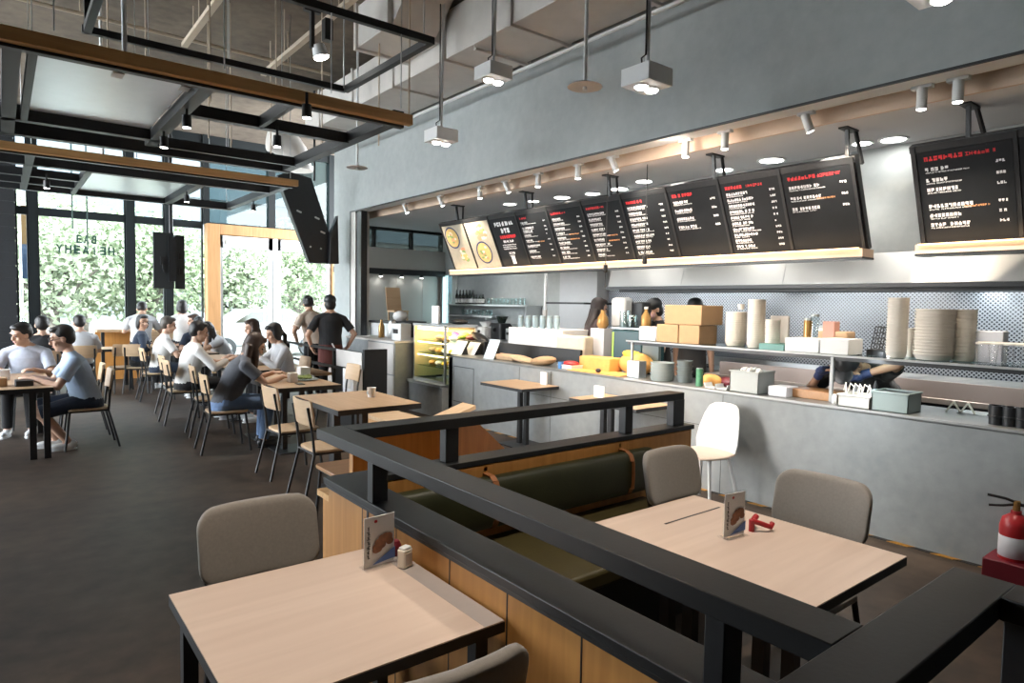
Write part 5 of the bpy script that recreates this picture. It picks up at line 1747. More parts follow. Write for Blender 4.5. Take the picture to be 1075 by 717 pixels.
for k in range(26):
    a_, q_ = rr.random() * 6.28, rr.random() * .11
    s.ell((2.85 + q_ * math.cos(a_), 7.6 + q_ * math.sin(a_), .78 + rr.random() * .02), (.03, .022, .01), 8, 5, rot('X', rr.random() * 90))
tag(O('salad', s, mat('salad_leaves', (.30, .38, .12), .6, var=.4, scale=30), t), None, None, kind='stuff')
solo('phone', MB().rslab(2.62, 2.69, 7.16, 7.31, .751, .76, .01), M_black, 'black phone lying beside the salad plate', 'phone')
t = thing('takeaway_bag', 'white paper bag with a printed face standing by the barrier', 'bag', (3.62, 8.3, 0))
a_ = atx(369, 412, 3.75)
O('bag_body', MB().box(3.70, 3.84, a_.y - .16, a_.y + .18, .45, .78), M_paper, t, bev=.008)
O('print', MB().box(3.695, 3.70, a_.y - .09, a_.y + .1, .52, .68), M_duct, t)
O('bag_shelf', MB().box(3.66, 3.86, a_.y - .2, a_.y + .22, 0, .45), M_black, t, label='black plinth below the bag')
# left table things
for (x, y, s_, m, lb, nm, cat) in ((.18, 8.55, (.16, .2, .06), M_black, 'black lunch box on the left table', 'lunch_box', 'box'), (-.02, 8.6, (.12, .16, .09), M_box, 'open pale carton on the left table', 'open_carton', 'box'), (.02, 9.2, (.1, .1, .12), M_duct, 'grey pot on the left table', 'food_pot', 'pot')):
    solo(nm, MB().rslab(x - s_[0] / 2, x + s_[0] / 2, y - s_[1] / 2, y + s_[1] / 2, .751, .751 + s_[2], .02), m, lb, cat, bev=.005)
# fire extinguisher
cx_, cy_ = 5.0, 1.17
t = thing('fire_extinguisher', 'red fire extinguisher with a white label standing in a red box at the right edge', 'fire extinguisher', (cx_, cy_, 0))
O('cylinder', MB().lathe((cx_, cy_, .06), [(.07, 0), (.082, .02), (.082, .30), (.07, .35), (.03, .38), (.028, .40)], 24), M_red, t)
O('label_band', MB().lathe((cx_, cy_, .17), [(.0825, 0), (.0832, .001), (.0832, .13), (.0825, .131)], 24), M_card, t)
O('valve', MB().cone((cx_, cy_, .46), (cx_, cy_, .52), .02), M_gold, t)
O('handle', MB().tube([(cx_, cy_, .51), (cx_ - .03, cy_ + .05, .53), (cx_ - .06, cy_ + .14, .54)], .009).tube([(cx_, cy_, .50), (cx_ - .04, cy_ + .06, .485), (cx_ - .06, cy_ + .13, .475)], .008), M_black, t)
O('hose', MB().tube([(cx_, cy_, .50), (cx_ + .04, cy_ - .06, .49), (cx_ + .03, cy_ - .1, .4), (cx_, cy_ - .09, .2)], .012), M_black, t)
O('stand_box', MB().box(cx_ - .13, cx_ + .12, cy_ - .14, cy_ + .13, 0, .15), M_maroon, t, bev=.006)
# ------------------------------------------------------------------ people
def remesh(mb, vox, smooth_it=2):
    me = bpy.data.meshes.new('tmp')
    me.from_pydata([tuple(p) for p in mb.v], [], mb.f)
    bm = bmesh.new()
    bm.from_mesh(me)
    bmesh.ops.recalc_face_normals(bm, faces=bm.faces)
    bm.to_mesh(me)
    bm.free()
    ob = bpy.data.objects.new('tmp', me)
    COL.objects.link(ob)
    r = ob.modifiers.new('r', 'REMESH')
    r.mode = 'VOXEL'
    r.voxel_size = vox
    if smooth_it:
        s = ob.modifiers.new('s', 'SMOOTH')
        s.iterations = smooth_it
        s.factor = .5
    dg = bpy.context.evaluated_depsgraph_get()
    out = bpy.data.meshes.new_from_object(ob.evaluated_get(dg))
    bpy.data.objects.remove(ob)
    bpy.data.meshes.remove(me)
    for p in out.polygons:
        p.use_smooth = True
    return out


def link_mesh(name, me, m, parent):
    me.name = name
    me.materials.clear()
    me.materials.append(m)
    o = bpy.data.objects.new(name, me)
    COL.objects.link(o)
    o.parent = parent
    return o


def ik(a, c, l1, l2, hint):
    d = c - a
    L_ = min(d.length, (l1 + l2) * .999)
    d.normalize()
    x = (l1 * l1 - l2 * l2 + L_ * L_) / (2 * L_)
    h_ = math.sqrt(max(0, l1 * l1 - x * x))
    n_ = hint - d * hint.dot(d)
    n_.normalize()
    return a + d * x + n_ * h_, a + d * L_


def cap(m, a, b, r0, r1, n=14):
    m.cone(a, b, r0, r1, n)
    m.ell(a, r0, n, 8)
    m.ell(b, r1, n, 8)


def person(label, loc, rz, sit=True, seat=.46, lean=8, pitch=10, yaw=0, twist=0, hands=None, feet=None, eh=-.8, skin=M_skin, hair=M_hair, hairstyle='short',
           top=C_white, bottom=C_black, sleeve='short', shorts=False, shoes=M_white, scale=1.05, vox=.008, female=False, extras=None, roll=0, tilt=0):
    t = thing('person', label, 'person', loc, rz, local=True)
    UP = V((0, 0, 1))
    t.scale = (scale,) * 3
    seat = seat / scale
    P = V((0, 0, (seat + .085) if sit else .93))
    ln = rot('X', -lean) @ rot('Y', tilt)
    tw = rot('Z', twist)
    sd = ln @ UP
    N_ = P + sd * .49
    CH = P + sd * .30
    right = ln @ tw @ V((1, 0, 0))
    front = ln @ tw @ V((0, 1, 0))
    hw = .170 if female else .195
    SR, SL = N_ + right * hw - sd * .068, N_ - right * hw - sd * .068
    Rh = ln @ rot('Z', twist + yaw) @ rot('X', lean * .6 - pitch) @ rot('Y', roll)
    hf, hr, hu = Rh @ V((0, 1, 0)), Rh @ V((1, 0, 0)), Rh @ V((0, 0, 1))
    NK = N_ + sd * .035
    H = NK + hu * .142 + hf * .025
    # legs
    hipR, hipL = P + V((.09, 0, -.01)), P + V((-.09, 0, -.01))
    if feet is None:
        feet = (V((.12, .42, .06)), V((-.12, .44, .06))) if sit else (V((.10, .02, .07)), V((-.10, -.02, .07)))
    else:
        feet = tuple(V(f) for f in feet)
    kn, an = [], []
    for hip, ft in ((hipR, feet[0]), (hipL, feet[1])):
        k, a = ik(hip, ft, .43, .43, V((0, 1, .9)) if sit else V((0, 1, 0)))
        kn.append(k)
        an.append(a)
    if hands is None:
        hands = (V((.16, .42, .75)), V((-.16, .42, .75))) if sit else (V((.24, .06, .80)), V((-.24, .06, .80)))
    else:
        hands = tuple(V(h_) for h_ in hands)
    el, wr = [], []
    for sh, hd, s in ((SR, hands[0], 1), (SL, hands[1], -1)):
        e, w = ik(sh, hd, .285, .25, V((s * .7, -.35, eh if s < 0 else -.8)))
        el.append(e)
        wr.append(w)
    B = MB()
    # torso
    pel = V((1, 0, 0)), V((0, 1, 0))
    k_ = .92 if female else 1.0
    def tor(off=0., lo=-.10, hi=1.0):
        secs = [(P + sd * -.10, pel[0], pel[1], .14 * k_ + off, .10 + off), (P + sd * -.03, pel[0], pel[1], .165 + off, .125 + off), (P + sd * .06, (pel[0] + right) / 2, (pel[1] + front) / 2, .165 + off, .128 + off),
                (P + sd * .17, right, front, .155 * k_ + off, .118 + off), (CH, right, front, .172 * k_ + off, .125 + off), (P + sd * .40, right, front, .178 * k_ + off, .108 + off), (P + sd * .455, right, front, .14 * k_ + off, .08 + off), (P + sd * .495, right, front, .065 + off * .6, .060 + off * .6)]
        return secs
    B.loft(tor(), 20)
    for s in (-1, 1):
        cap(B, N_ + sd * .035 + right * (.02 * s), N_ + right * (hw * .8 * s) - sd * .045, .05, .045)
    if female:
        for s in (-1, 1):
            B.ell(CH + right * (.07 * s) + front * .075 + sd * .0, .062, 12, 8)
    cap(B, N_ - sd * .02, NK + hu * .07, .055, .05)
    # head
    HM = Matrix((hr, hf, hu)).transposed()
    hr, hf, hu = hr * 1.1, hf * 1.1, hu * 1.1
    HM = HM * 1.1
    B.ell(H + hu * .035 - hf * .012, (.074, .092, .088), 18, 12, HM)
    B.ell(H - hu * .045 + hf * .022, (.056, .062, .07), 16, 10, HM)
    B.ell(H - hu * .092 + hf * .055, (.024, .022, .018), 10, 7, HM)
    B.cone(H + hu * .022 + hf * .075, H - hu * .026 + hf * .098, .009, .015, 10)
    B.ell(H - hu * .028 + hf * .094, (.017, .013, .011), 10, 7, HM)
    B.ell(H + hu * .035 + hf * .070, (.055, .018, .012), 12, 7, HM)
    for s in (-1, 1):
        B.ell(H + hr * (.072 * s) - hf * .008 - hu * .005, (.012, .020, .031), 10, 7, HM)
        B.ell(H + hr * (.04 * s) + hf * .058 - hu * .03, (.022, .02, .02), 10, 7, HM)
    # arms and hands
    for i, (sh, s) in enumerate(((SR, 1), (SL, -1))):
        B.ell(sh, .058, 12, 8)
        cap(B, sh, el[i], .050 * (.9 if female else 1), .040 * (.9 if female else 1))
        cap(B, el[i], wr[i], .040 * (.9 if female else 1), .026)
        d = (wr[i] - el[i]).normalized()
        dn = V((0, 0, -1)) if sit else V((-s * 1.0, 0, -.1))
        pd = (d + dn * .25).normalized()
        side = pd.cross(V((0, 0, 1)) if sit else V((1, 0, 0)))
        if side.length < .1:
            side = V((1, 0, 0))
        side.normalize()
        nrm = side.cross(pd).normalized()
        if nrm.dot(dn) < 0:
            nrm = -nrm
        PM = Matrix((side, pd, nrm)).transposed()
        pc_ = wr[i] + pd * .05
        B.ell(pc_, (.040, .055, .018), 14, 8, PM)
        for q, off_ in enumerate((-.028, -.0095, .0095, .028)):
            l_ = (.030, .036, .034, .026)[q]
            b0 = wr[i] + pd * .085 + side * off_
            j1 = b0 + (pd + nrm * .35).normalized() * l_
            j2 = j1 + (pd * .6 + nrm * .8).normalized() * l_ * .8
            cap(B, b0 - pd * .02, j1, .0098, .009, 8)
            cap(B, j1, j2, .009, .008, 8)
        inn = -s if not sit else -s
        ts = side * (1 if side.dot(V((inn, 0, 0))) > 0 else -1)
        t0 = wr[i] + pd * .03 + ts * .03
        t1 = t0 + (pd + ts * .7 + nrm * .3).normalized() * .035
        cap(B, t0, t1, .0125, .0105, 8)
        cap(B, t1, t1 + (pd + nrm * .4).normalized() * .026, .0105, .009, 8)
    # legs
    for i, hip in enumerate((hipR, hipL)):
        B.ell(hip, .085, 12, 8)
        cap(B, hip, kn[i], .078, .052)
        mid = an[i].lerp(kn[i], .72) - (V((0, 1, 0)) * .012)
        cap(B, kn[i], mid, .050, .050)
        cap(B, mid, an[i], .050, .036)
        B.ell(an[i] + V((0, .07, -.02)), (.038, .10, .034), 12, 8)
    body = link_mesh('body', remesh(B, vox), skin, t)
    # clothes
    T_ = MB()
    o_ = .014
    secs = tor(o_)
    T_.loft(secs, 24)
    if female:
        for s in (-1, 1):
            T_.ell(CH + right * (.07 * s) + front * .078, .070, 12, 8)
    for s in (-1, 1):
        cap(T_, N_ + sd * .008 + right * (.03 * s), N_ + right * (hw * .85 * s) - sd * .045, .058, .056)
    for i, sh in enumerate((SR, SL)):
        T_.ell(sh, .066, 14, 9)
        if sleeve == 'long':
            cap(T_, sh, el[i], .063, .054)
            T_.cone(el[i], wr[i].lerp(el[i], .06), .054, .038, 14)
        else:
            e2 = sh.lerp(el[i], .72 if not female else .62)
            T_.cone(sh, e2, .064, .066, 16)
    link_mesh('shirt', remesh(T_, vox, 3), top, t)
    cl = MB()
    cl.loft([(N_ + sd * .0 + front * 0, right, front, .075, .070), (N_ + sd * .025, right, front, .067, .064)], 18)
    link_mesh('collar', remesh(cl, .007, 1), top, t)
    B2 = MB()
    B2.loft([(P + sd * -.115, pel[0], pel[1], .15, .115), (P + sd * -.03, pel[0], pel[1], .190, .148), (P + sd * .05, pel[0], pel[1], .168, .13)], 20)
    for i, hip in enumerate((hipR, hipL)):
        B2.ell(hip, .098, 12, 8)
        if shorts:
            cap(B2, hip, hip.lerp(kn[i], .55), .092, .082)
            B2.cone(hip.lerp(kn[i], .55), hip.lerp(kn[i], .98), .082, .074, 16)
        else:
            cap(B2, hip, kn[i], .092, .068)
            B2.cone(kn[i], an[i].lerp(kn[i], .08), .066, .054, 16)
    link_mesh('trousers' if not shorts else 'shorts', remesh(B2, vox, 2), bottom, t)
    for i in range(2):
        s_ = MB()
        a = an[i]
        s_.ell(a + V((0, .075, -.022)), (.046, .125, .038), 14, 8)
        s_.ell(a + V((0, -.01, -.005)), (.044, .055, .05), 12, 8)
        sh_ = link_mesh('shoe', remesh(s_, .008, 1), shoes, t)
        so = MB()
        so.loft([(a + V((0, .07, -.06)), V((1, 0, 0)), V((0, 1, 0)), .046, .13), (a + V((0, .07, -.045)), V((1, 0, 0)), V((0, 1, 0)), .047, .132)], 18)
        O('sole', so, M_white if shoes is not M_black else M_black, sh_)
    # hair
    Hh = MB()
    if hairstyle == 'cap':
        Hh.ell(H - hu * .015 - hf * .038, (.080, .072, .085), 18, 12, HM)
    else:
        Hh.ell(H + hu * .048 - hf * .026, (.083, .095, .090), 20, 12, HM)
        Hh.ell(H + hu * .012 - hf * .055, (.078, .062, .080), 16, 10, HM)
        Hh.ell(H + hu * .095 + hf * .035, (.060, .050, .030), 14, 8, HM)
        if hairstyle in ('long', 'pony', 'bob', 'veil'):
            for s in (-1, 1):
                Hh.ell(H + hr * (.066 * s) - hf * .018 - hu * .01, (.026, .052, .085), 12, 8, HM)
        if hairstyle in ('long', 'veil'):
            dn = (V((0, 0, -1)) - front * .25).normalized()
            for s in (-1, 0, 1):
                a = H + hr * (.055 * s) - hf * .055 - hu * .02
                L2 = .30 if hairstyle == 'long' else .42
                Hh.loft([(a, hr, hf, .045, .045), (a + dn * .12, hr, hf, .052, .042), (a + dn * .22 - front * .02, hr, hf, .048, .036), (a + dn * L2 - front * .02, hr, hf, .02, .02)], 12)
            for s in (-1, 1):
                a = H + hr * (.072 * s) + hf * .0 - hu * .02
                Hh.loft([(a, hr, hf, .022, .045), (a + V((0, 0, -.12)), hr, hf, .026, .04), (a + V((0, 0, -.24)), hr, hf, .012, .02)], 10)
        if hairstyle == 'bob':
            Hh.ell(H - hf * .05 - hu * .05, (.082, .06, .075), 14, 9, HM)
        if hairstyle == 'pony':
            a = H - hf * .10 + hu * .0
            Hh.ell(a, .03, 10, 7)
            Hh.loft([(a, hr, hf, .022, .022), (a - hf * .05 + V((0, 0, -.08)), hr, hf, .032, .03), (a - hf * .05 + V((0, 0, -.2)), hr, hf, .026, .024), (a - hf * .03 + V((0, 0, -.3)), hr, hf, .008, .008)], 12)
        if hairstyle == 'bun':
            Hh.ell(H - hf * .115 + hu * .03, .036, 12, 8)
    link_mesh('hair', remesh(Hh, .008, 2), hair, t)
    # face
    for s in (-1, 1):
        O('eye', MB().ell(H + hr * (.031 * s) + hf * .0765 + hu * .008, (.0115, .008, .007), 12, 8, HM), M_eye, body)
        O('eyebrow', MB().ell(H + hr * (.032 * s) + hf * .0845 + hu * .034, (.020, .006, .004), 10, 6, HM), hair, body)
    O('mouth', MB().ell(H + hf * .080 - hu * .058, (.021, .010, .0065), 12, 6, HM), M_lip, body)
    if extras:
        extras(t, dict(H=H, hr=hr, hf=hf, hu=hu, HM=HM, N=N_, P=P, sd=sd, front=front, right=right, CH=CH, wr=wr, el=el, an=an, SR=SR, SL=SL))
    return t


def glasses(t, d):
    m = MB()
    for s in (-1, 1):
        c = d['H'] + d['hr'] * (.033 * s) + d['hf'] * .098 + d['hu'] * .006
        pts = [c + d['hr'] * (.027 * math.cos(a)) + d['hu'] * (.019 * math.sin(a)) for a in [k * PI / 8 for k in range(17)]]
        m.tube(pts, .0024, 6, False)
        m.tube([c + d['hr'] * (.027 * s), d['H'] + d['hr'] * (.080 * s) + d['hu'] * .012, d['H'] + d['hr'] * (.082 * s) - d['hf'] * .015], .0024, 6)
    m.tube([d['H'] + d['hr'] * -.008 + d['hf'] * .099 + d['hu'] * .01, d['H'] + d['hr'] * .008 + d['hf'] * .099 + d['hu'] * .01], .0024, 6)
    O('glasses', m, M_black, t)


def black_cap(t, d):
    m = MB()
    H, hu, hf, HM = d['H'], d['hu'], d['hf'], d['HM']
    m.ell(H + hu * .055 - hf * .012, (.086, .102, .082), 20, 12, HM)
    link = remesh(m, .008, 1)
    link_mesh('cap', link, M_black, t)
    O('cap_peak', MB().ell(H + hu * .062 + hf * .11, (.068, .07, .010), 16, 8, HM), M_black, t)


def apron(t, d):
    m = MB()
    m.loft([(d['P'] - d['sd'] * .30, V((1, 0, 0)), V((0, 1, 0)), .19, .15), (d['P'] - d['sd'] * .03, V((1, 0, 0)), V((0, 1, 0)), .188, .148), (d['P'] + d['sd'] * .09, V((1, 0, 0)), V((0, 1, 0)), .172, .136)], 24)
    link_mesh('apron', remesh(m, .009, 1), C_maroon, t)
    O('apron_tie', MB().tube([d['P'] + V((0, -.15, .06)), d['P'] + V((.03, -.17, .0)), d['P'] + V((.05, -.16, -.12))], .012), C_white, t)


def mask(t, d):
    m = MB()
    m.ell(d['H'] + d['hf'] * .05 - d['hu'] * .045, (.062, .062, .055), 16, 10, d['HM'])
    link_mesh('face_mask', remesh(m, .007, 1), mat('pink_mask', (.62, .38, .38), .8), t)


R = math.radians
# the left table
person('man with glasses in a pale blue shirt and dark shorts eating at the left table', (.75, 8.70, 0), R(90), scale=1.07, lean=17, pitch=6, top=C_lblue, bottom=C_navy, shorts=True, vox=.0065,
       hands=((.10, .46, .765), (-.14, .46, .765)), feet=((.16, .26, .06), (-.06, .16, .06)), extras=glasses)
person('man in a pale check shirt with dark hair facing the camera behind the left table', (.27, 10.25, 0), R(165), lean=14, pitch=14, yaw=-40, top=C_check, bottom=C_black, vox=.008, hands=((.16, .42, .765), (-.14, .40, .765)))
person('dark haired person hidden behind the two men at the left table', (.50, 12.3, 0), R(0), lean=2, pitch=0, top=C_black, vox=.011)
# left window
person('man in a light grey shirt seen from behind at the left window table', (1.07, 13.32, 0), R(0), lean=8, pitch=8, top=C_grey, vox=.010, sleeve='short')
person('person in pale top looking down at the window bar', (2.16, 14.52, 0), R(-15), seat=.74, lean=14, pitch=30, top=C_grey, vox=.010, hands=((.16, .4, 1.1), (-.16, .4, 1.1)), feet=((.12, .3, .30), (-.12, .3, .30)))
person('person in white with a black bob seen from behind at the window bar', (2.92, 14.52, 0), R(5), seat=.74, lean=6, pitch=2, top=C_white, hairstyle='bob', vox=.010, hands=((.2, .4, 1.08), (-.2, .4, 1.08)), feet=((.12, .3, .30), (-.12, .3, .30)))
# aisle row, this side of the tables
person('woman in a navy top with chin length black hair turned towards the camera', (1.98, 13.42, 0), R(-60), lean=4, pitch=4, yaw=-70, twist=-35, top=C_navy, hairstyle='bob', female=True, vox=.009, sleeve='long', skin=M_skin2, hands=((.25, .05, .70), (-.2, .4, .80)))
person('man with greying hair in a white shirt sitting in the aisle row', (2.08, 12.2, 0), R(-90), scale=1.06, lean=10, pitch=6, yaw=-5, top=C_white, bottom=C_navy, hair=M_hairg, vox=.009)
person('man with black hair in a white shirt sitting nearest in the aisle row', (1.99, 9.72, 0), R(-84), scale=1.06, lean=12, pitch=6, yaw=-12, top=C_white, bottom=C_black, vox=.0075, sleeve='long', hands=((.18, .45, .80), (-.2, .42, .765)))
person('woman in a charcoal shirt and jeans leaning over her plate, long dark hair falling forward', (1.98, 7.74, 0), R(-92), lean=24, pitch=22, top=C_char, bottom=C_jean, hairstyle='long', hair=M_hairb, female=True, vox=.0065, hands=((.12, .58, .765), (-.16, .56, .79)), feet=((.13, .36, .06), (-.10, .40, .06)), shoes=M_black)
# aisle row, the door side
person('brown haired person in dark navy behind the man with black hair', (3.15, 14.3, 0), R(95), lean=4, pitch=6, hair=M_hairb, top=C_navy, vox=.011)
person('dark haired person with head bowed over the table in navy', (2.98, 13.58, 0), R(175), lean=14, pitch=20, top=C_navy, vox=.011, hands=((.16, .42, .80), (-.16, .42, .80)))
person('woman in pale grey resting her head on her hand', (3.26, 12.5, 0), R(95), lean=26, pitch=30, top=C_grey, hairstyle='long', female=True, vox=.009, hands=((.12, .34, 1.0), (-.05, .36, .98)))
person('dark haired woman facing left behind the woman with a pony tail', (3.34, 10.92, 0), R(95), lean=8, pitch=8, top=C_white, hairstyle='long', hair=M_hairb, female=True, vox=.009)
person('woman in a pale grey top with a black pony tail eating across the table', (3.25, 9.38, 0), R(92), lean=12, pitch=14, top=C_grey, hairstyle='pony', female=True, vox=.0075, sleeve='long', hands=((.12, .42, .88), (-.14, .42, .86)))
# standing by the barrier
person('man in a black t-shirt and black cap standing with his back to the camera', (4.17, 10.0, 0), R(-14), scale=1.04, sit=False, lean=2, pitch=8, top=C_black, bottom=C_black, vox=.0075, shoes=M_black, extras=lambda t, d: (black_cap(t, d), apron(t, d)), hairstyle='cap', hands=((.27, .05, .92), (-.27, .06, .90)))
person('person in a cream top and dark cap standing beside the man in black', (4.22, 10.8, 0), R(14), sit=False, lean=14, pitch=22, yaw=-30, top=C_cream, bottom=C_black, vox=.008, shoes=M_black, extras=black_cap, hairstyle='bun', hands=((.24, .2, 1.0), (-.24, .12, .95)))
# kitchen staff
c = atx(621, 330, 6.55)
person('kitchen worker with long dark hair seen from behind in a dark top', (c.x, c.y, 0), R(-115), sit=False, lean=6, pitch=10, top=cloth('dark_brown_cotton', (.03, .018, .02)), bottom=C_black, hairstyle='veil', hair=mat('brown_black_hair', (.022, .014, .013), .6), female=True, vox=.009, hands=((.2, .3, 1.05), (-.2, .3, 1.05)))
c = atx(694, 326, 6.85)
person('kitchen worker in a black cap and pink face mask behind the coffee machine', (c.x, c.y, 0), R(60), sit=False, lean=4, pitch=14, yaw=10, top=C_black, bottom=C_black, hairstyle='cap', vox=.009, extras=lambda t, d: (black_cap(t, d), mask(t, d)), hands=((.2, .3, 1.0), (-.2, .3, 1.0)))
c = atx(728, 322, 6.95)
person('kitchen worker of whom only a black cap shows above the cardboard boxes', (c.x, c.y, 0), R(-80), sit=False, lean=2, pitch=4, top=C_black, bottom=C_black, hairstyle='cap', vox=.011, extras=black_cap)


def gloves(t, d):
    for i in (0, 1):
        w, e = d['wr'][i], d['el'][i]
        dr = (w - e).normalized()
        m = MB()
        m.cone(w - dr * .05, w + dr * .02, .036, .036, 14)
        m.ell(w + dr * .06 + V((0, 0, -.01)), (.050, .070, .036), 14, 9)
        for q in (-.03, -.01, .01, .03):
            sdv = dr.cross(V((0, 0, 1))).normalized()
            b0 = w + dr * .09 + sdv * q
            cap(m, b0, b0 + (dr + V((0, 0, -.6))).normalized() * .045, .0135, .012, 8)
        cap(m, w + dr * .04 - dr.cross(V((0, 0, 1))).normalized() * .045, w + dr * .09 - dr.cross(V((0, 0, 1))).normalized() * .055 + V((0, 0, -.02)), .015, .012, 8)
        link_mesh('glove', remesh(m, .007, 1), M_navy, t)


person('cook bending under the pass shelf with a bare forearm and dark blue gloves', (6.24, 2.52, 0), R(92), sit=False, lean=64, pitch=42, top=C_black, bottom=C_black, hairstyle='cap', vox=.008, skin=M_skin2, eh=.25,
       extras=lambda t, d: (black_cap(t, d), gloves(t, d)), hands=((.24, .60, 1.09), (-.12, .62, 1.12)))
# ------------------------------------------------------------------ trees, facades and a parked car outside
mleaf = [mat('pale_leaf_%s' % n, c, .6, var=.3, scale=3) for n, c in (('one', (.27, .33, .20)), ('two', (.33, .38, .26)), ('three', (.22, .28, .16)))]
M_bark = mat('bark', (.16, .14, .12), .9, var=.4, scale=20)


def tree(x, y, h_, r, k, label, seed):
    R_ = random.Random(seed)
    t = thing('tree', label, 'tree', (x, y, -.1), group='trees outside the windows')
    tr = MB()
    tr.tube([(x, y, -.1), (x + .1, y, h_ * .2), (x - .05, y + .1, h_ * .42), (x + .1, y, h_ * .6)], [.16, .13, .10, .05], 10)
    for q in range(9):
        a = R_.random() * 6.28
        z0 = h_ * R_.uniform(.18, .5)
        e = V((x + math.cos(a) * r * .75, y + math.sin(a) * r * .75, z0 + h_ * R_.uniform(.15, .4)))
        tr.tube([(x, y, z0), V((x, y, z0)).lerp(e, .5) + V((0, 0, .2)), e], [.07, .045, .015], 7)
    O('trunk', tr, M_bark, t)
    cr_ = MB()
    for q in range(3600):
        u, v, w = R_.gauss(0, 1), R_.gauss(0, 1), R_.gauss(0, 1)
        n_ = V((u, v, w)).normalized() * (R_.random() ** .45)
        c = V((x + n_.x * r, y + n_.y * r, h_ * .58 + n_.z * h_ * .42))
        s = R_.uniform(.05, .11)
        M_ = Matrix.Rotation(R_.random() * 6.28, 3, V((R_.random() - .5, R_.random() - .5, R_.random() - .5)).normalized())
        cr_.add([c + M_ @ V((-s, -s * .6, 0)), c + M_ @ V((s, -s * .6, .05)), c + M_ @ V((s * 1.1, s * .6, 0)), c + M_ @ V((-s, s * .6, .06))], [(0, 1, 2, 3)])
    o = O('crown', cr_, mleaf[k], t, smooth=0)
    return t


for i, (x, y, h_, r, k, lb) in enumerate(((1.2, 24, 4.9, 2.6, 1, 'pale leafed tree filling the big lettered window'), (4.0, 25, 4.7, 2.4, 0, 'green tree behind the hanging screen'),
                                          (-.2, 27, 5.0, 2.2, 2, 'darker tree at the far left window'), (7.2, 26.5, 4.5, 1.9, 1, 'bushy tree seen through the left glass door'),
                                          (10.6, 29, 5.5, 2.1, 0, 'tree seen through the right glass door'), (2.6, 31, 5.4, 3.0, 1, 'tall tree further behind the lettered window'))):
    tree(x, y, h_, r, k, lb, 40 + i)
t = thing('office_block', 'pale office block with rows of blue grey louvres behind the trees', 'building', (4, 46, -.1))
O('wall', MB().box(-14, 16, 46, 56, -.1, 26), mat('block_wall', (.11, .125, .135), .6), t)
for k in range(16):
    O('louvre_row', MB().box(-14, 16, 45.7, 46, 2.2 + k * 1.5, 3.0 + k * 1.5), mat('block_glass', (.05, .068, .085), .4) if k == 0 else bpy.data.materials['block_glass'], t)
t = thing('concrete_building', 'pale concrete building opposite the glass doors', 'building', (24, 44, -.1))
O('wall', MB().box(17, 36, 44, 54, -.1, 18), mat('pale_concrete_wall', (.075, .073, .07), .8), t)
for k in range(4):
    O('window_band', MB().box(18, 35, 43.9, 44, 2.5 + k * 3.6, 4.2 + k * 3.6), bpy.data.materials['block_glass'], t)
t = thing('parked_car', 'white car parked outside the left glass door', 'car', (6.6, 21.5, -.1))
prof = [(-2.1, .35), (-2.15, .75), (-1.95, .98), (-1.2, 1.08), (-.6, 1.5), (.7, 1.52), (1.4, 1.1), (2.05, .95), (2.15, .6), (2.1, .3)]
O('car_body', MB().prism([(6.6 + a, 20.7, b - .1) for a, b in prof], (0, 1.65, 0)), mat('car_paint', (.25, .26, .27), .2, coat=.5), t, bev=.08, seg=3)
O('side_window', MB().prism([(6.6 + a, 20.69, b - .1) for a, b in ((-1.0, 1.1), (-.52, 1.42), (.62, 1.44), (1.15, 1.1))], (0, .02, 0)), M_bottle, t)
for dx in (-1.3, 1.3):
    w = O('wheel', MB().cone((6.6 + dx, 20.62, .22), (6.6 + dx, 20.85, .22), .32, n=24), M_black, t)
    O('hub_cap', MB().cone((6.6 + dx, 20.61, .22), (6.6 + dx, 20.63, .22), .18, n=20), M_alu, w)
a = aty(21, 245, 19)
t = thing('banner', 'orange and blue banner on a post outside the far left window', 'banner', (a.x, 19, -.1))
O('post', MB().cone((a.x, 19, -.1), (a.x, 19, 3.9), .03), M_alu, t)
O('cloth', MB().box(a.x - .03, a.x + .22, 18.98, 19.0, 2.9, 3.8), mat('banner_orange', (.075, .040, .006), .7), t)
O('lower_cloth', MB().box(a.x - .03, a.x + .22, 18.98, 19.0, 2.1, 2.9), mat('banner_blue', (.012, .03, .065), .7), t)
# ------------------------------------------------------------------ light
w = bpy.data.worlds.new('sky')
S.world = w
w.use_nodes = True
N, L = w.node_tree.nodes, w.node_tree.links
bg = N['Background']
tc = N.new('ShaderNodeTexCoord')
sx = N.new('ShaderNodeSeparateXYZ')
L.new(tc.outputs['Generated'], sx.inputs[0])
cr = N.new('ShaderNodeValToRGB')
cr.color_ramp.elements[0].position = .0
cr.color_ramp.elements[0].color = (.95, .98, 1, 1)
cr.color_ramp.elements[1].position = .6
cr.color_ramp.elements[1].color = (.80, .90, 1, 1)
L.new(sx.outputs['Z'], cr.inputs['Fac'])
L.new(cr.outputs['Color'], bg.inputs['Color'])
bg.inputs['Strength'].default_value = SKY


def lamp(name, kind, loc, energy, color=(1, 1, 1), aim=None, **kw):
    d = bpy.data.lights.new(name, kind)
    d.energy = energy
    d.color = color
    for k, v in kw.items():
        setattr(d, k, v)
    o = bpy.data.objects.new(name, d)
    COL.objects.link(o)
    o.location = loc
    if aim is not None:
        o.rotation_euler = V(aim).to_track_quat('-Z', 'Y').to_euler()
    return o


lamp('sun', 'SUN', (0, -10, 30), SUN, (1, .97, .92), aim=(.15, .75, -1), angle=.02)
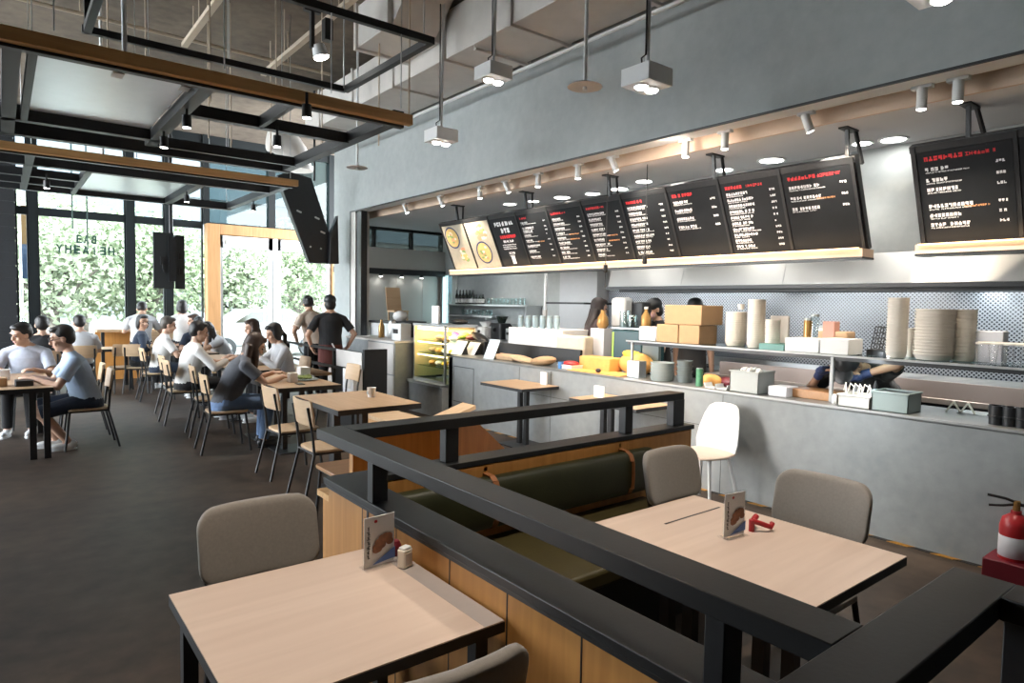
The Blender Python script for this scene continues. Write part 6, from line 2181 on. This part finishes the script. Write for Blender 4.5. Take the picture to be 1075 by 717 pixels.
# ceiling lamps of the hall: each box downlight and canopy spotlight
for px, py, x in ((518, 77, 4.1), (679, 82, 4.1), (985, -20, 4.1), (463, 143, 4.1)):  # includes the added downlight that brightens the pass
    p = atx(px, py, x)
    lamp('box_downlight_lamp', 'SPOT', p + V((0, 0, -.14)), 60 if px < 900 else 30, (1, .88, .74), (.25, 0, -1), spot_size=R(80), spot_blend=.7, shadow_soft_size=.06)
for p, d in lamps_track:
    lamp('track_lamp', 'SPOT', p, 36, (1, .84, .66), (d.x + .35, d.y, d.z), spot_size=R(80), spot_blend=.6, shadow_soft_size=.03)
for y in (1.2, 3.0, 4.8, 6.6, 8.4):
    lamp('soffit_lamp', 'SPOT', (6.2, y, 3.26), 30 if y > 2 else 14, (1, .93, .84), (0, 0, -1), spot_size=R(130), spot_blend=.6, shadow_soft_size=.1)
lamp('hood_lamp', 'AREA', (7.6, 2.2, 1.88), 12, (.92, .98, 1), (.25, 0, -1), shape='RECTANGLE', size=.12, size_y=7)
lamp('case_lamp', 'AREA', (5.4, 8.5, 1.31), 5, (1, .7, .36), (0, 0, -1), shape='RECTANGLE', size=.4, size_y=.8)
for y in (5.0, 4.4):
    lamp('heat_lamp', 'SPOT', (5.45, y, 2.1), 16, (1, .6, .28), (0, 0, -1), spot_size=R(60), spot_blend=.5, shadow_soft_size=.05)
# spotlights above the nearest tables
for x, y, e in ((.60, 2.0, 180), (2.45, 1.65, 185), (2.7, 5.8, 60), (2.7, 7.8, 60), (2.7, 9.8, 50), (0, 9.0, 20)):
    lamp('table_spot_lamp', 'SPOT', (x, y, 4.4 if y < 4 else 3.1), e, (1, .88, .74), (0, 0, -1), spot_size=R(54), spot_blend=.95, shadow_soft_size=.05)
lamp('cove_lamp', 'AREA', (5.40, 4.2, 3.60), 110, (1, .86, .72), (1, 0, -.9), shape='RECTANGLE', size=.04, size_y=15)
# daylight portals in the glazing
for y in (8.35, 10.65, 12.95, 15.25):
    o = lamp('daylight_portal', 'AREA', (-4.5, y, 1.75), 1, aim=(1, 0, 0), shape='RECTANGLE', size=3.2, size_y=2.1)
    o.data.cycles.is_portal = True
o = lamp('daylight_portal', 'AREA', (3.7, YW - .4, 1.9), 1, aim=(0, -1, 0), shape='RECTANGLE', size=7, size_y=3.4)
o.data.cycles.is_portal = True
S.view_settings.view_transform = 'Standard'
S.view_settings.look = 'None'
S.view_settings.gamma = 1
S.view_settings.use_curve_mapping = False
S.view_settings.exposure = EXPO
cy = S.cycles
cy.use_denoising = True
cy.max_bounces = 7
cy.diffuse_bounces = 4
cy.glossy_bounces = 3
cy.transmission_bounces = 4
cy.transparent_max_bounces = 12
cy.sample_clamp_indirect = 6
cy.caustics_reflective = False
cy.caustics_refractive = False
